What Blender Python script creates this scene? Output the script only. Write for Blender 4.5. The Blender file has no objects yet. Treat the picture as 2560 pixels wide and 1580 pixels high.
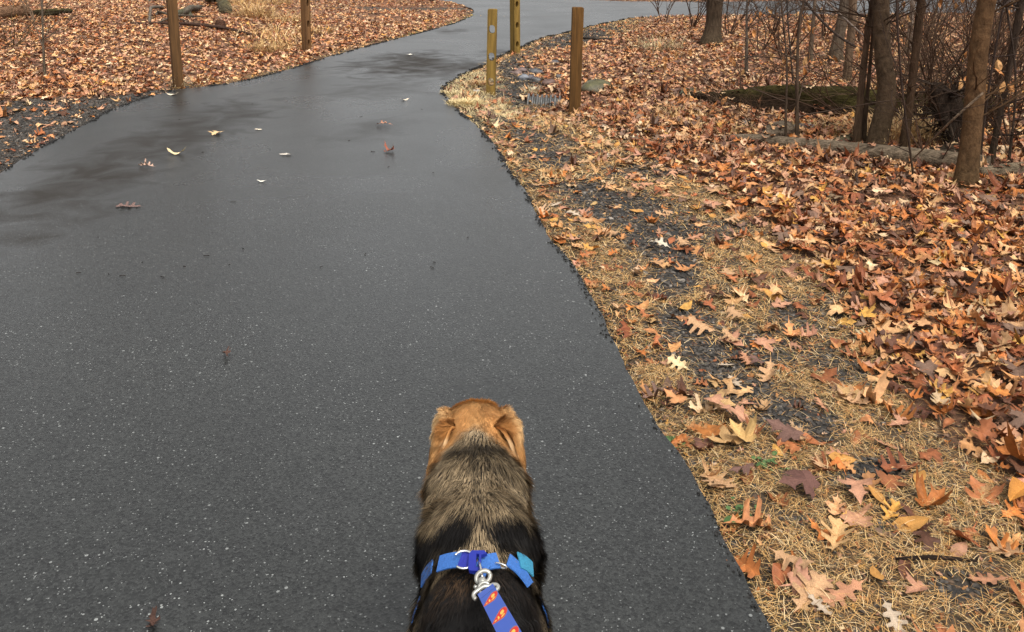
import bpy, math, random
import numpy as np
from mathutils import Vector, Matrix
from mathutils.geometry import tessellate_polygon
R = math.radians
rng = np.random.default_rng(7); random.seed(7)
sc = bpy.context.scene; COL = sc.collection
# ---------------------------------------------------------------- camera
F = 2200.0; CX = 1280.0; CY = 320.0; PITCH = R(11.8); H = 1.4
cam = bpy.data.objects.new('camera', bpy.data.cameras.new('camera')); COL.objects.link(cam)
cam.location = (0, 0, H); cam.rotation_euler = (math.pi/2 - PITCH, 0, 0)
cam.data.sensor_width = 36; cam.data.lens = 36*F/2560; cam.data.shift_y = -(790-CY)/2560
cam.data.clip_start = .02; cam.data.clip_end = 1500
sc.camera = cam
# ---------------------------------------------------------------- world / sun / exposure
w = bpy.data.worlds.new('World'); sc.world = w; w.use_nodes = True
nt = w.node_tree; bgn = nt.nodes['Background']
sky = nt.nodes.new('ShaderNodeTexSky'); sky.sky_type = 'NISHITA'; sky.sun_disc = False
sky.sun_elevation = R(58); sky.sun_rotation = R(150); sky.dust_density = 4; sky.air_density = 1
hs = nt.nodes.new('ShaderNodeHueSaturation'); hs.inputs['Saturation'].default_value = .06
nt.links.new(sky.outputs[0], hs.inputs['Color']); nt.links.new(hs.outputs[0], bgn.inputs[0])
bgn.inputs[1].default_value = .13
sl = bpy.data.lights.new('sun', 'SUN'); sl.energy = 1.5; sl.angle = R(22); sl.color = (1, .93, .84)
so = bpy.data.objects.new('sun', sl); COL.objects.link(so)
az, el = R(150), R(58)      # sun high behind the camera, behind thin cloud
sd_ = Vector((math.sin(az)*math.cos(el), math.cos(az)*math.cos(el), math.sin(el)))
so.rotation_euler = (-sd_).to_track_quat('-Z', 'Y').to_euler()
sc.view_settings.view_transform = 'Standard'; sc.view_settings.look = 'None'; sc.view_settings.exposure = .88
sc.render.engine = 'CYCLES'
sc.cycles.max_bounces = 6; sc.cycles.diffuse_bounces = 3
# ---------------------------------------------------------------- helpers
SP, CP = math.sin(PITCH), math.cos(PITCH)
def ray(px, py):
    xn = (px-CX)/F; yn = (py-CY)/F
    return np.array([xn, CP-yn*SP, -(SP+yn*CP)])
def proj(x, y, z):
    x = np.asarray(x, float); y = np.asarray(y, float); dz = np.asarray(z, float)-H
    d = y*CP - dz*SP; u = -(y*SP + dz*CP); d = np.where(d < .05, .05, d)
    return CX+F*x/d, CY+F*u/d
def flat(px, py):
    r = ray(px, py); t = -H/r[2]; return np.array([r[0]*t, r[1]*t, 0.])
def PY(px, py, Y):
    r = ray(px, py); t = Y/r[1]; return np.array([r[0]*t, Y, H+r[2]*t])
def G(px, py):
    p = flat(px, py)
    for _ in range(12):
        z = float(hgt(p[0:1], p[1:2])[0]); r = ray(px, py); t = (z-H)/r[2]
        p = .5*p+.5*np.array([r[0]*t, r[1]*t, z])
    p[2] = float(hgt(p[0:1], p[1:2])[0]); return p
def sm(a, b, x): t = np.clip((x-a)/(b-a), 0, 1); return t*t*(3-2*t)
_h = rng.random((256, 256))
def vn(x, y, s=1., o=0):
    x = np.asarray(x)*s+o*17.3+1000; y = np.asarray(y)*s+o*9.1+1000
    xi = np.floor(x).astype(int); yi = np.floor(y).astype(int); fx = x-xi; fy = y-yi
    fx = fx*fx*(3-2*fx); fy = fy*fy*(3-2*fy)
    g = lambda a, b: _h[a % 256, b % 256]
    return (g(xi, yi)*(1-fx)+g(xi+1, yi)*fx)*(1-fy)+(g(xi, yi+1)*(1-fx)+g(xi+1, yi+1)*fx)*fy
def fbm(x, y, s=1., o=0, n=3):
    r = 0; a = .5; t = 0
    for i in range(n): r = r+a*vn(x, y, s*2**i, o+i); t += a; a *= .5
    return r/t
def vn3(p, s, o=0): return (vn(p[:, 0], p[:, 1]+p[:, 2]*.7, s, o)+vn(p[:, 1]-p[:, 0]*.3, p[:, 2], s, o+3)+vn(p[:, 2]+.2*p[:, 1], p[:, 0], s, o+7))/3
def mk(name, V, Fs, mat=None, parent=None, col=None, smooth=False):
    V = np.asarray(V, np.float32).reshape(-1, 3)
    if not isinstance(Fs, list): Fs = [Fs]
    Fs = [np.asarray(f, np.int32) for f in Fs if len(f)]
    loops = np.concatenate([f.ravel() for f in Fs]); cnt = np.concatenate([np.full(len(f), f.shape[1]) for f in Fs])
    st = np.concatenate([[0], np.cumsum(cnt)[:-1]])
    me = bpy.data.meshes.new(name)
    me.vertices.add(len(V)); me.vertices.foreach_set('co', V.ravel())
    me.loops.add(len(loops)); me.loops.foreach_set('vertex_index', loops)
    me.polygons.add(len(cnt)); me.polygons.foreach_set('loop_start', st.astype(np.int32)); me.polygons.foreach_set('loop_total', cnt.astype(np.int32))
    me.polygons.foreach_set('use_smooth', np.full(len(cnt), bool(smooth)))
    me.update(calc_edges=True)
    if col is not None:
        a = me.color_attributes.new('tint', 'FLOAT_COLOR', 'POINT')
        c = np.ones((len(V), 4), np.float32); c[:, :3] = col; a.data.foreach_set('color', c.ravel())
    if mat: me.materials.append(mat)
    me.validate()
    o = bpy.data.objects.new(name, me); COL.objects.link(o)
    if parent: o.parent = parent
    return o
def setorigin(o, p):        # move a mesh object's origin to p without moving it
    p = Vector(p); o.data.transform(Matrix.Translation(-p)); o.location = p
def tag(o, label=None, cat=None, group=None, kind=None):
    if label: o['label'] = label
    if cat: o['category'] = cat
    if group: o['group'] = group
    if kind: o['kind'] = kind
    return o
def empty(name, loc, label, cat, group=None):
    o = bpy.data.objects.new(name, None); COL.objects.link(o); o.location = loc; o.empty_display_size = .1
    return tag(o, label, cat, group)
def under(o, parent):       # parent while staying in world place
    o.parent = parent; o.data.transform(Matrix.Translation(-parent.location)) if o.data else None
    return o
class Geo:
    def __init__(s): s.V = []; s.F3 = []; s.F4 = []; s.C = []; s.n = 0
    def add(s, V, F3=None, F4=None, C=None):
        V = np.asarray(V, float).reshape(-1, 3)
        if F3 is not None and len(F3): s.F3.append(np.asarray(F3)+s.n)
        if F4 is not None and len(F4): s.F4.append(np.asarray(F4)+s.n)
        s.V.append(V); s.C.append(np.broadcast_to(C if C is not None else (1, 1, 1), V.shape)); s.n += len(V)
    def build(s, name, mat, parent=None, smooth=False, usecol=True):
        f = []
        if s.F3: f.append(np.concatenate(s.F3))
        if s.F4: f.append(np.concatenate(s.F4))
        return mk(name, np.concatenate(s.V), f, mat, parent, np.concatenate(s.C) if usecol else None, smooth)
def tube(pts, rad, n=6, cap=True, noise=0, nsc=8, seed=0, flat_=1.0):
    pts = np.asarray(pts, float); rad = np.broadcast_to(np.asarray(rad, float), (len(pts),)); m = len(pts)
    T = np.gradient(pts, axis=0); T /= np.linalg.norm(T, axis=1)[:, None]+1e-9
    u = np.cross(T[0], [0, 0, 1.]);
    if np.linalg.norm(u) < .1: u = np.cross(T[0], [0, 1., 0])
    U = []
    for t in T:
        u = u-t*np.dot(u, t); u = u/(np.linalg.norm(u)+1e-9); U.append(u)
    U = np.array(U); W = np.cross(T, U); a = np.arange(n)*2*np.pi/n
    rr = rad[:, None]*np.ones(n)
    if noise:
        s = np.concatenate([[0], np.cumsum(np.linalg.norm(np.diff(pts, axis=0), axis=1))])
        q = vn((s*nsc)[:, None]*.6+seed, np.cos(a)[None]*1.3+3+seed, 1, seed)+vn((s*nsc)[:, None]*.6+seed, np.sin(a)[None]*1.3+9, 1, seed+2)
        rr = rr*(1+noise*(q-1))
    V = pts[:, None]+rr[..., None]*(np.cos(a)[None, :, None]*U[:, None]+flat_*np.sin(a)[None, :, None]*W[:, None])
    V = V.reshape(-1, 3); i = np.arange(m-1)[:, None]*n; j = np.arange(n); k = (j+1) % n
    F4 = np.stack([i+j, i+k, i+n+k, i+n+j], -1).reshape(-1, 4); F3 = np.zeros((0, 3), int)
    if cap:
        V = np.vstack([V, pts[0], pts[-1]]); b = m*n
        F3 = np.vstack([np.stack([np.full(n, b), k, j], 1), np.stack([np.full(n, b+1), (m-1)*n+j, (m-1)*n+k], 1)])
    return V, F3, F4
def resample(p, step):
    p = np.asarray(p, float); s = np.concatenate([[0], np.cumsum(np.linalg.norm(np.diff(p[:, :3], axis=0), axis=1))])
    n = max(3, int(s[-1]/step)+1); t = np.linspace(0, s[-1], n)
    q = np.stack([np.interp(t, s, p[:, k]) for k in range(p.shape[1])], 1)
    for _ in range(4): q[1:-1] = .25*q[:-2]+.5*q[1:-1]+.25*q[2:]
    return q
def box(a, b, bev=0):
    x0, y0, z0 = a; x1, y1, z1 = b
    V = [(x, y, z) for z in (z0, z1) for x, y in ((x0, y0), (x1, y0), (x1, y1), (x0, y1))]
    return V, [(0, 3, 2, 1), (4, 5, 6, 7), (0, 1, 5, 4), (1, 2, 6, 5), (2, 3, 7, 6), (3, 0, 4, 7)]
# ---------------------------------------------------------------- materials
def mat(name, rough=.6, col=None, tint=False, noise=None, bump=None, spec=.5, metal=0, trans=0, sheen=0):
    m = bpy.data.materials.new(name); m.use_nodes = True; n = m.node_tree.nodes; l = m.node_tree.links
    b = n['Principled BSDF']; b.inputs['Roughness'].default_value = rough; b.inputs['Specular IOR Level'].default_value = spec; b.inputs['Metallic'].default_value = metal
    tc = n.new('ShaderNodeTexCoord'); src = None
    if tint: a = n.new('ShaderNodeAttribute'); a.attribute_name = 'tint'; src = a.outputs['Color']
    else: r = n.new('ShaderNodeRGB'); r.outputs[0].default_value = (*col, 1); src = r.outputs[0]
    if noise:
        sx, lo, hi = noise[:3]; mp = n.new('ShaderNodeMapping'); mp.inputs['Scale'].default_value = sx if hasattr(sx, '__len__') else (sx,)*3
        l.new(tc.outputs['Object'], mp.inputs[0]); t = n.new('ShaderNodeTexNoise'); t.inputs['Scale'].default_value = 1; t.inputs['Detail'].default_value = 6; t.inputs['Roughness'].default_value = .65
        l.new(mp.outputs[0], t.inputs['Vector']); mr = n.new('ShaderNodeMapRange'); mr.inputs['From Min'].default_value = .3; mr.inputs['From Max'].default_value = .7
        mr.inputs['To Min'].default_value = lo; mr.inputs['To Max'].default_value = hi; l.new(t.outputs[0], mr.inputs[0])
        vm = n.new('ShaderNodeVectorMath'); vm.operation = 'SCALE'; l.new(src, vm.inputs[0]); l.new(mr.outputs[0], vm.inputs['Scale']); src = vm.outputs[0]
        if bump:
            bp = n.new('ShaderNodeBump'); bp.inputs['Strength'].default_value = bump[0]; bp.inputs['Distance'].default_value = bump[1]
            l.new(t.outputs[0], bp.inputs['Height']); l.new(bp.outputs[0], b.inputs['Normal'])
    l.new(src, b.inputs['Base Color'])
    if sheen: b.inputs['Sheen Weight'].default_value = sheen
    return m
M_leaf = mat('leaf', .6, tint=True, noise=(55, .66, 1.25), bump=(.7, .004), spec=.28)
M_grass = mat('dry grass', .6, tint=True, spec=.35)
M_gravel = mat('slate chips', .75, tint=True, noise=(90, .6, 1.4), bump=(.5, .003), spec=.3)
M_ground = mat('soil', .85, tint=True, noise=(55, .35, 1.6), bump=(1, .02))
M_bark = mat('bark', .85, tint=True, noise=((38, 38, 7), .45, 1.5), bump=(1, .03), spec=.1)
M_smooth = mat('smooth bark', .85, tint=True, noise=((34, 34, 22), .5, 1.45), bump=(.9, .015), spec=.1)
M_twig = mat('twig', .85, tint=True, spec=.1)
M_log = mat('weathered wood', .9, tint=True, noise=((14, 50, 50), .35, 1.6), bump=(1, .03), spec=.1)
M_rock = mat('rock', .6, tint=True, noise=(22, .6, 1.35), bump=(.8, .01))
M_post = mat('treated timber', .8, tint=True, noise=((55, 55, 3.0), .5, 1.45), bump=(.6, .003), spec=.2)
M_steel = mat('galvanised steel', .45, col=(.17, .17, .165), noise=(30, .3, 1.3), metal=.3)
M_fur = mat('fur', .6, tint=True, spec=.2)
M_skin = mat('dog skin', .8, tint=True, spec=.2)
# ---------------------------------------------------------------- asphalt material
def asphalt():
    m = bpy.data.materials.new('wet asphalt'); m.use_nodes = True; n = m.node_tree.nodes; l = m.node_tree.links; b = n['Principled BSDF']
    tc = n.new('ShaderNodeTexCoord'); V = tc.outputs['Object']
    def noise(s, d=4, dist=0, sc3=None):
        t = n.new('ShaderNodeTexNoise'); t.inputs['Scale'].default_value = s; t.inputs['Detail'].default_value = d; t.inputs['Distortion'].default_value = dist
        if sc3: mp = n.new('ShaderNodeMapping'); mp.inputs['Scale'].default_value = sc3; l.new(V, mp.inputs[0]); l.new(mp.outputs[0], t.inputs['Vector'])
        else: l.new(V, t.inputs['Vector'])
        return t.outputs[0]
    def mr(s, a, b_, c, d): q = n.new('ShaderNodeMapRange'); q.inputs[1].default_value = a; q.inputs[2].default_value = b_; q.inputs[3].default_value = c; q.inputs[4].default_value = d; l.new(s, q.inputs[0]); return q.outputs[0]
    def mt(op, a, b_=None, cl=False):
        q = n.new('ShaderNodeMath'); q.operation = op; q.use_clamp = cl
        for i, s in enumerate((a, b_)):
            if s is None: continue
            if isinstance(s, (int, float)): q.inputs[i].default_value = s
            else: l.new(s, q.inputs[i])
        return q.outputs[0]
    def mix(f, a, b_):
        q = n.new('ShaderNodeMix'); q.data_type = 'RGBA'; l.new(f, q.inputs[0])
        for i, s in ((6, a), (7, b_)):
            if isinstance(s, tuple): q.inputs[i].default_value = (*s, 1)
            else: l.new(s, q.inputs[i])
        return q.outputs[2]
    def vor(s, feat='F1'):
        v = n.new('ShaderNodeTexVoronoi'); v.inputs['Scale'].default_value = s; v.feature = feat; l.new(V, v.inputs['Vector']); return v
    big = noise(.9, 4, .4); med = noise(9, 5)
    tone = mt('MULTIPLY', mr(big, .35, .65, .88, 1.12), mr(med, .3, .7, .93, 1.07))
    # stones of the mix
    v1 = vor(170); sep = n.new('ShaderNodeSeparateColor'); l.new(v1.outputs['Color'], sep.inputs[0])
    stone = mr(sep.outputs[0], 0, 1, .45, 1.65)
    fine = mr(noise(420, 2), .3, .7, .6, 1.4)
    tone = mt('MULTIPLY', mt('MULTIPLY', tone, stone), fine)
    base = n.new('ShaderNodeVectorMath'); base.operation = 'SCALE'; base.inputs[0].default_value = (.0215, .0226, .0216); l.new(tone, base.inputs['Scale'])
    # pale quartz grains
    def grains(scale, keep, rad):
        v = vor(scale); s2 = n.new('ShaderNodeSeparateColor'); l.new(v.outputs['Color'], s2.inputs[0])
        a = mt('GREATER_THAN', s2.outputs[1], keep); c = mt('LESS_THAN', v.outputs['Distance'], mt('MULTIPLY', s2.outputs[2], rad)); return mt('MULTIPLY', a, c)
    g = mt('MAXIMUM', mt('MAXIMUM', grains(150, .925, .38), grains(85, .97, .34)), grains(290, .93, .45))
    pits = mt('MULTIPLY', grains(110, .93, .55), .9)
    clus = mr(noise(2.2, 4), .42, .62, .45, 1.)
    c1 = mix(mt('MULTIPLY', g, clus), base.outputs[0], (.25, .26, .25))
    c1 = mix(pits, c1, (.008, .008, .008))
    # dark brownish, dull stains along the wheel line and by the bend
    st = None
    for (cx, cy, ax, ay, rot, k) in STAINS:
        mp = n.new('ShaderNodeMapping'); mp.vector_type = 'TEXTURE'; mp.inputs['Location'].default_value = (cx, cy, 0); mp.inputs['Rotation'].default_value = (0, 0, rot); mp.inputs['Scale'].default_value = (ax, ay, 1e3)
        l.new(V, mp.inputs[0]); gr = n.new('ShaderNodeVectorMath'); gr.operation = 'LENGTH'; l.new(mp.outputs[0], gr.inputs[0])
        e = mr(mt('ADD', gr.outputs['Value'], mr(noise(3.4, 6, .8), .3, .7, -.6, .6)), .05, 1.3, k, 0)
        st = e if st is None else mt('MAXIMUM', st, e)
    c2 = mix(st, c1, (.024, .020, .016))
    l.new(c2, b.inputs['Base Color'])
    r = mt('ADD', mr(big, .35, .65, ROUGH[0], ROUGH[1]), mt('MULTIPLY', st, .28)); l.new(r, b.inputs['Roughness'])
    l.new(mr(st, 0, 1, SPEC, .15), b.inputs['Specular IOR Level'])
    hgt_ = mt('ADD', mt('MULTIPLY', v1.outputs['Distance'], 1.), mt('MULTIPLY', med, .03))
    bp = n.new('ShaderNodeBump'); bp.inputs['Strength'].default_value = .28; bp.inputs['Distance'].default_value = .0025; l.new(hgt_, bp.inputs['Height']); l.new(bp.outputs[0], b.inputs['Normal'])
    return m
ROUGH = (.25, .33); SPEC = .62
S_ = 2560/2450
def stain(px, py, px2, py2, wid, k=1):
    a = flat(px*S_, py*S_); b = flat(px2*S_, py2*S_); c = (a+b)/2; d = b-a
    return (c[0], c[1], max(.1, np.hypot(d[0], d[1])/2*1.15), wid, math.atan2(d[1], d[0]), k)
STAINS = [stain(20, 560, 320, 350, .34, .9), stain(200, 430, 600, 245, .36, .8), stain(850, 165, 1170, 155, .8, 1), stain(900, 143, 1080, 140, .7, 1),
          stain(800, 235, 1000, 195, .45, .45), stain(820, 330, 960, 290, .25, .35), stain(1040, 74, 1110, 76, .35, .6), stain(1180, 130, 1240, 120, .3, .7)]
M_asph = asphalt()
# ---------------------------------------------------------------- path and road outlines
Ledge = [(-300, 640), (-60, 455), (0, 415), (100, 350), (200, 300), (260, 265), (340, 235), (430, 212), (530, 203), (620, 185), (700, 163), (790, 135), (900, 105), (1000, 80), (1080, 58), (1130, 38)]
Redge = [(1960, 1800), (1840, 1512), (1790, 1400), (1740, 1290), (1680, 1190), (1630, 1100), (1590, 1040), (1540, 950), (1480, 850), (1430, 740), (1400, 690), (1370, 640), (1310, 570), (1285, 500), (1240, 430), (1215, 400), (1195, 355),
         (1160, 320), (1110, 275), (1078, 243), (1060, 220), (1066, 200), (1105, 178), (1160, 153), (1200, 132), (1250, 111), (1300, 88), (1360, 76), (1420, 60), (1475, 50), (1510, 42)]
wl = [flat(x*S_, y*S_)[:2] for x, y in Ledge]; wr = [flat(x*S_, y*S_)[:2] for x, y in Redge]
wl = [np.array([-2.6, -2.]), np.array([-2.9, 1.5])]+wl; wr = [np.array([.62, -2.])]+wr
def rough(pl, amp, step=.05, seed=0):
    p = np.asarray(pl); s = np.concatenate([[0], np.cumsum(np.linalg.norm(np.diff(p, axis=0), axis=1))]); t = np.arange(0, s[-1], step); t[-1] = s[-1]
    q = np.stack([np.interp(t, s, p[:, k]) for k in range(2)], 1)
    for _ in range(6): q[1:-1] = .25*q[:-2]+.5*q[1:-1]+.25*q[2:]
    T = np.gradient(q, axis=0); T /= np.linalg.norm(T, axis=1)[:, None]; N = np.stack([-T[:, 1], T[:, 0]], 1)
    j = (fbm(t, t*0+seed, 2.5, seed, 5)-.5)*2*amp+(vn(t, t*0+seed, 16, seed+5)-.5)*amp*.55
    return q+N*j[:, None]
lq = rough(wl, .022, seed=1); rq = rough(wr, .024, seed=2)
path_poly = np.vstack([lq, rq[::-1]])
tl = lq[-1]; tr = rq[-1]
# cross road behind: near edge left part, mouth, near edge right part, far edge
ne_l = [flat(x*S_, y*S_)[:2] for x, y in [(700, -42), (1000, -6), (1060, 2), (1110, 12), (1136, 24)]]
ne_r = [flat(x*S_, y*S_)[:2] for x, y in [(1600, 38), (1750, 36), (1950, 36), (2200, 33), (2450, 30)]]+[np.array([26., 18.6]), np.array([40, 18.])]
fe = [np.array([40., 23.6]), np.array([24., 24.2])]+[flat(x*S_, y*S_)[:2] for x, y in [(2450, -6), (2100, 0), (1700, 4), (1500, 3), (1350, -3), (1100, -30)]]
# push the left far edge beyond the frame
fe += [np.array([-12., 44.])]; ne_l = [np.array([-16., 38.])]+ne_l
nlq = rough(ne_l+[tl], .05, seed=3); nrq = rough([tr]+ne_r, .05, seed=4); feq = rough(fe, .05, seed=6)
nlq[-1] = tl; nrq[0] = tr
road_poly = np.vstack([nlq, nrq, feq])
def slab(name, poly, z, th, m):
    P3 = [Vector((p[0], p[1], 0)) for p in poly]; tri = np.array(tessellate_polygon([P3])); n = len(poly)
    V = np.vstack([np.c_[poly, np.full(n, z)], np.c_[poly, np.full(n, z-th)]]); i = np.arange(n); j = (i+1) % n
    A = poly[tri]; cr = (A[:, 1, 0]-A[:, 0, 0])*(A[:, 2, 1]-A[:, 0, 1])-(A[:, 1, 1]-A[:, 0, 1])*(A[:, 2, 0]-A[:, 0, 0])
    tri[cr < 0] = tri[cr < 0][:, ::-1]
    return mk(name, V, [tri, np.stack([i, j, j+n, i+n], 1)], m)
tag(slab('path', path_poly, 0, .09, M_asph), kind='structure'); tag(slab('road', road_poly, 0, .09, M_asph), kind='structure')
poly_c = [np.vstack([lq[::3], rq[::-3]]), np.vstack([nlq[::4], tl, tr, nrq[::4], feq[::4]])]
def sd_poly(x, y, P):
    A = P; B = np.roll(P, -1, 0); out = np.empty(len(x))
    for s in range(0, len(x), 20000):
        px = x[s:s+20000, None]; py = y[s:s+20000, None]
        ex = B[:, 0]-A[:, 0]; ey = B[:, 1]-A[:, 1]; wx = px-A[:, 0]; wy = py-A[:, 1]
        t = np.clip((wx*ex+wy*ey)/(ex*ex+ey*ey+1e-12), 0, 1); d = np.sqrt(((wx-ex*t)**2+(wy-ey*t)**2).min(1))
        c = (A[:, 1] > py) != (B[:, 1] > py); xi = A[:, 0]+(py-A[:, 1])*ex/np.where(ey == 0, 1e-9, ey)
        ins = (c & (px < xi)).sum(1) % 2 == 1
        out[s:s+20000] = np.where(ins, -d, d)
    return out
def dpath(x, y):
    x = np.asarray(x, float); y = np.asarray(y, float); return np.minimum(sd_poly(x, y, poly_c[0]), sd_poly(x, y, poly_c[1]))
CLY = [-5, 0, 4, 7.5, 11.4, 15, 18, 40]; CLX = [-1.1, -1.1, -1.4, -1.9, -1.2, -.3, .6, .6]
def isleft(x, y): return x < np.interp(y, CLY, CLX)
CULV = flat(1358, 262)
def hgt(x, y, d=None):
    x = np.asarray(x, float); y = np.asarray(y, float)
    if d is None: d = dpath(x, y)
    z = -.03+.022*sm(0, .12, d)+(fbm(x, y, .8, 3)-.5)*.10*sm(.3, 2, d)+(fbm(x, y, 4, 8)-.5)*.035*sm(.05, .5, d)
    lf = isleft(x, y) & (y < 18)
    z = z+np.where(lf, .05*np.clip(d-.6, 0, 5), 0)
    z = z-.13*np.exp(-(((x-CULV[0])/.55)**2+((y-CULV[1]-.45)/.9)**2)*1.0)*sm(.1, .5, d)
    z = np.where(d < 0, -.07, z)
    return z
# ---------------------------------------------------------------- ground masks (by place on the ground)
BY = np.array([-200, 45, 75, 108, 130, 160, 200, 235, 262, 345, 440, 520, 630, 840, 970, 1230, 1580, 2200]); BX = np.array([1500, 1600, 1580, 1510, 1360, 1330, 1345, 1330, 1400, 1570, 1715, 1840, 1960, 2170, 2330, 2600, 2950, 3600])
GRB = [(1500, 510, 150, 42), (1400, 455, 90, 30), (1640, 770, 90, 55), (1690, 860, 110, 60), (1300, 375, 90, 28), (1560, 560, 120, 40), (1380, 90, 130, 32), (1250, 165, 60, 40), (1230, 205, 40, 22), (2330, 1400, 110, 40), (1950, 1010, 90, 35), (1880, 980, 100, 40), (1330, 530, 60, 20), (1450, 480, 120, 30), (1620, 660, 70, 45), (1760, 930, 90, 50), (1600, 600, 80, 40), (2100, 1130, 90, 30), (1250, 330, 60, 30)]
def zones(x, y, d):
    px, py = proj(x, y, 0*x); nz = fbm(x, y, 1.6, 20)-.5; nf = fbm(x, y, 6, 24)-.5
    lf = isleft(x, y) & (y < 19)
    bx = np.interp(py, BY, BX); car_r = sm(-.35, .35, (px-bx)/(.06*(py+160)+20)*.35+nz*.9+nf*.5)
    far = y > 20
    shb = np.interp(px, [-400, 0, 100, 250, 430, 470], [300, 262, 250, 240, 222, 214]); sh = sm(-6, 8, py-shb+nf*22)*(px < 470)
    car_l = (1-sh)*sm(.0, .22, d+nz*.2+nf*.2)
    car = np.where(far, 1, np.where(lf, car_l, car_r))
    gr = np.zeros_like(x)
    for a, b, ra, rb in GRB:
        gr = np.maximum(gr, 1-sm(.55, 1.3, np.hypot((px-a*S_)/(ra*S_), (py-b*S_)/(rb*S_))+nf*1.1))
    gr = np.maximum(gr, sm(.02, .16, fbm(x, y, 2.4, 31)-.5+nf*.3+.05*sm(3.5, 1.8, y))*.75)
    gr = gr*(1-.8*(1-sm(.05, .3, d)))
    gr = np.where(lf, sh, gr*(1-car_r*.9)); gr = np.where(far, 0, gr)
    gs = np.clip(1-gr*.93, 0, 1)*(1-car_r*.96); strip = np.exp(-(d/.2)**2)
    gs = np.maximum(gs, .9*strip*(1-gr*.5)); gl = strip*.8*(px > 430)
    tuft = 1-sm(.5, 1.2, np.minimum(np.hypot((px-690)/80, (py-110)/28), np.minimum(np.hypot((px-640)/60, (py-20)/40), np.hypot((px-760)/60, (py-10)/30)))+nf)
    gl = np.maximum(gl, tuft*.45)
    tr_ = (1-sm(.4, 1.2, np.hypot((px-1700)/180, (py-320)/40)+nf*1.5))*.3
    gs = np.maximum(gs, tr_)
    gs = np.where(lf, gl, gs); gs = np.where(far, 0, gs)
    return car, gr, gs, lf, px, py
# ---------------------------------------------------------------- ground mesh
def axis(a, b, st, lo, hi):
    c = list(np.arange(a, b, st)); s = st; v = c[-1]
    while v < hi: s *= 1.35; v += s; c.append(v)
    s = st; v = a; pre = []
    while v > lo: s *= 1.35; v -= s; pre.append(v)
    return np.array(pre[::-1]+c)
gx = axis(-7.5, 10.5, .07, -700, 700); gy = axis(.3, 19.5, .07, -60, 1200)
X, Y = np.meshgrid(gx, gy); xf = X.ravel(); yf = Y.ravel(); df = dpath(xf, yf)
zf = hgt(xf, yf, df)
car, gr, gs, lf, _, _ = zones(xf, yf, df)
mot = fbm(xf, yf, 9, 40, 3)[:, None]
cc = np.array([.15, .068, .032])*(.6+.9*mot); cg = np.array([.030, .027, .024])*(.7+.6*mot); cs = np.array([.085, .055, .028])*(.4+mot)
gcol = cs*(1-gr[:, None])+cg*gr[:, None]; gcol = gcol*(1-car[:, None])+cc*car[:, None]
nx = len(gx); i = np.arange(len(gy)-1)[:, None]*nx; j = np.arange(nx-1)
tag(mk('ground', np.c_[xf, yf, zf], np.stack([i+j, i+j+1, i+nx+j+1, i+nx+j], -1).reshape(-1, 4), M_ground, col=gcol, smooth=True), kind='structure')
# ---------------------------------------------------------------- leaf templates
def leaf_tpl(right, nmid=4):
    r = np.array(right, float); y0, y1 = r[0, 1], r[-1, 1]; mid = np.c_[np.zeros(nmid), np.linspace(y0, y1, nmid+2)[1:-1]]
    n = len(r); V = [tuple(p) for p in r]+[tuple(p) for p in mid]; tris = []
    ring = list(range(n))+[n+nmid-1-k for k in range(nmid)]
    tr_ = tessellate_polygon([[Vector((V[k][0], V[k][1], 0)) for k in ring]])
    for t in tr_: tris.append([ring[k] for k in t])
    V = np.array(V); L = V.copy(); L[:, 0] *= -1; m = len(V)
    mp = {0: 0, n-1: n-1}; mp.update({n+k: n+k for k in range(nmid)}); LV = []; idx = {}
    for k in range(m):
        if k in mp: idx[k] = k
        else: idx[k] = m+len(LV); LV.append(L[k])
    T2 = [[idx[a] for a in reversed(t)] for t in tris]
    V = np.vstack([V, np.array(LV)]); T = np.array(tris+T2)
    A = V[T]; cr = (A[:, 1, 0]-A[:, 0, 0])*(A[:, 2, 1]-A[:, 0, 1])-(A[:, 1, 1]-A[:, 0, 1])*(A[:, 2, 0]-A[:, 0, 0]); T[cr < 0] = T[cr < 0][:, ::-1]
    return V, T
oak = leaf_tpl([(0, -.62), (.012, -.5), (.03, -.42), (.16, -.36), (.07, -.26), (.09, -.18), (.28, -.14), (.30, -.05), (.11, -.02), (.12, .07), (.34, .14), (.33, .22), (.13, .19), (.12, .27), (.22, .36), (.18, .42), (.07, .42), (0, .5)])
maple = leaf_tpl([(0, -.6), (.012, -.5), (.02, -.34), (.18, -.38), (.24, -.26), (.2, -.18), (.36, -.12), (.5, .04), (.38, .04), (.38, .14), (.22, .10), (.13, .06), (.16, .24), (.25, .3), (.14, .34), (.08, .42), (0, .56)])
beech = leaf_tpl([(0, -.58), (.012, -.48), (.1, -.38), (.19, -.2), (.23, 0), (.19, .2), (.1, .38), (0, .5)], 3)
low = leaf_tpl([(0, -.5), (.16, -.3), (.08, -.12), (.34, .0), (.14, .14), (.22, .34), (0, .5)], 1)
lowb = leaf_tpl([(0, -.5), (.2, -.2), (.24, .12), (0, .5)], 1)
PAL = np.array([(.50, .285, .13), (.44, .20, .075), (.30, .105, .038), (.22, .070, .026), (.37, .190, .110), (.095, .038, .020), (.17, .10, .065), (.50, .26, .06), (.56, .38, .22), (.42, .145, .035)])
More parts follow.
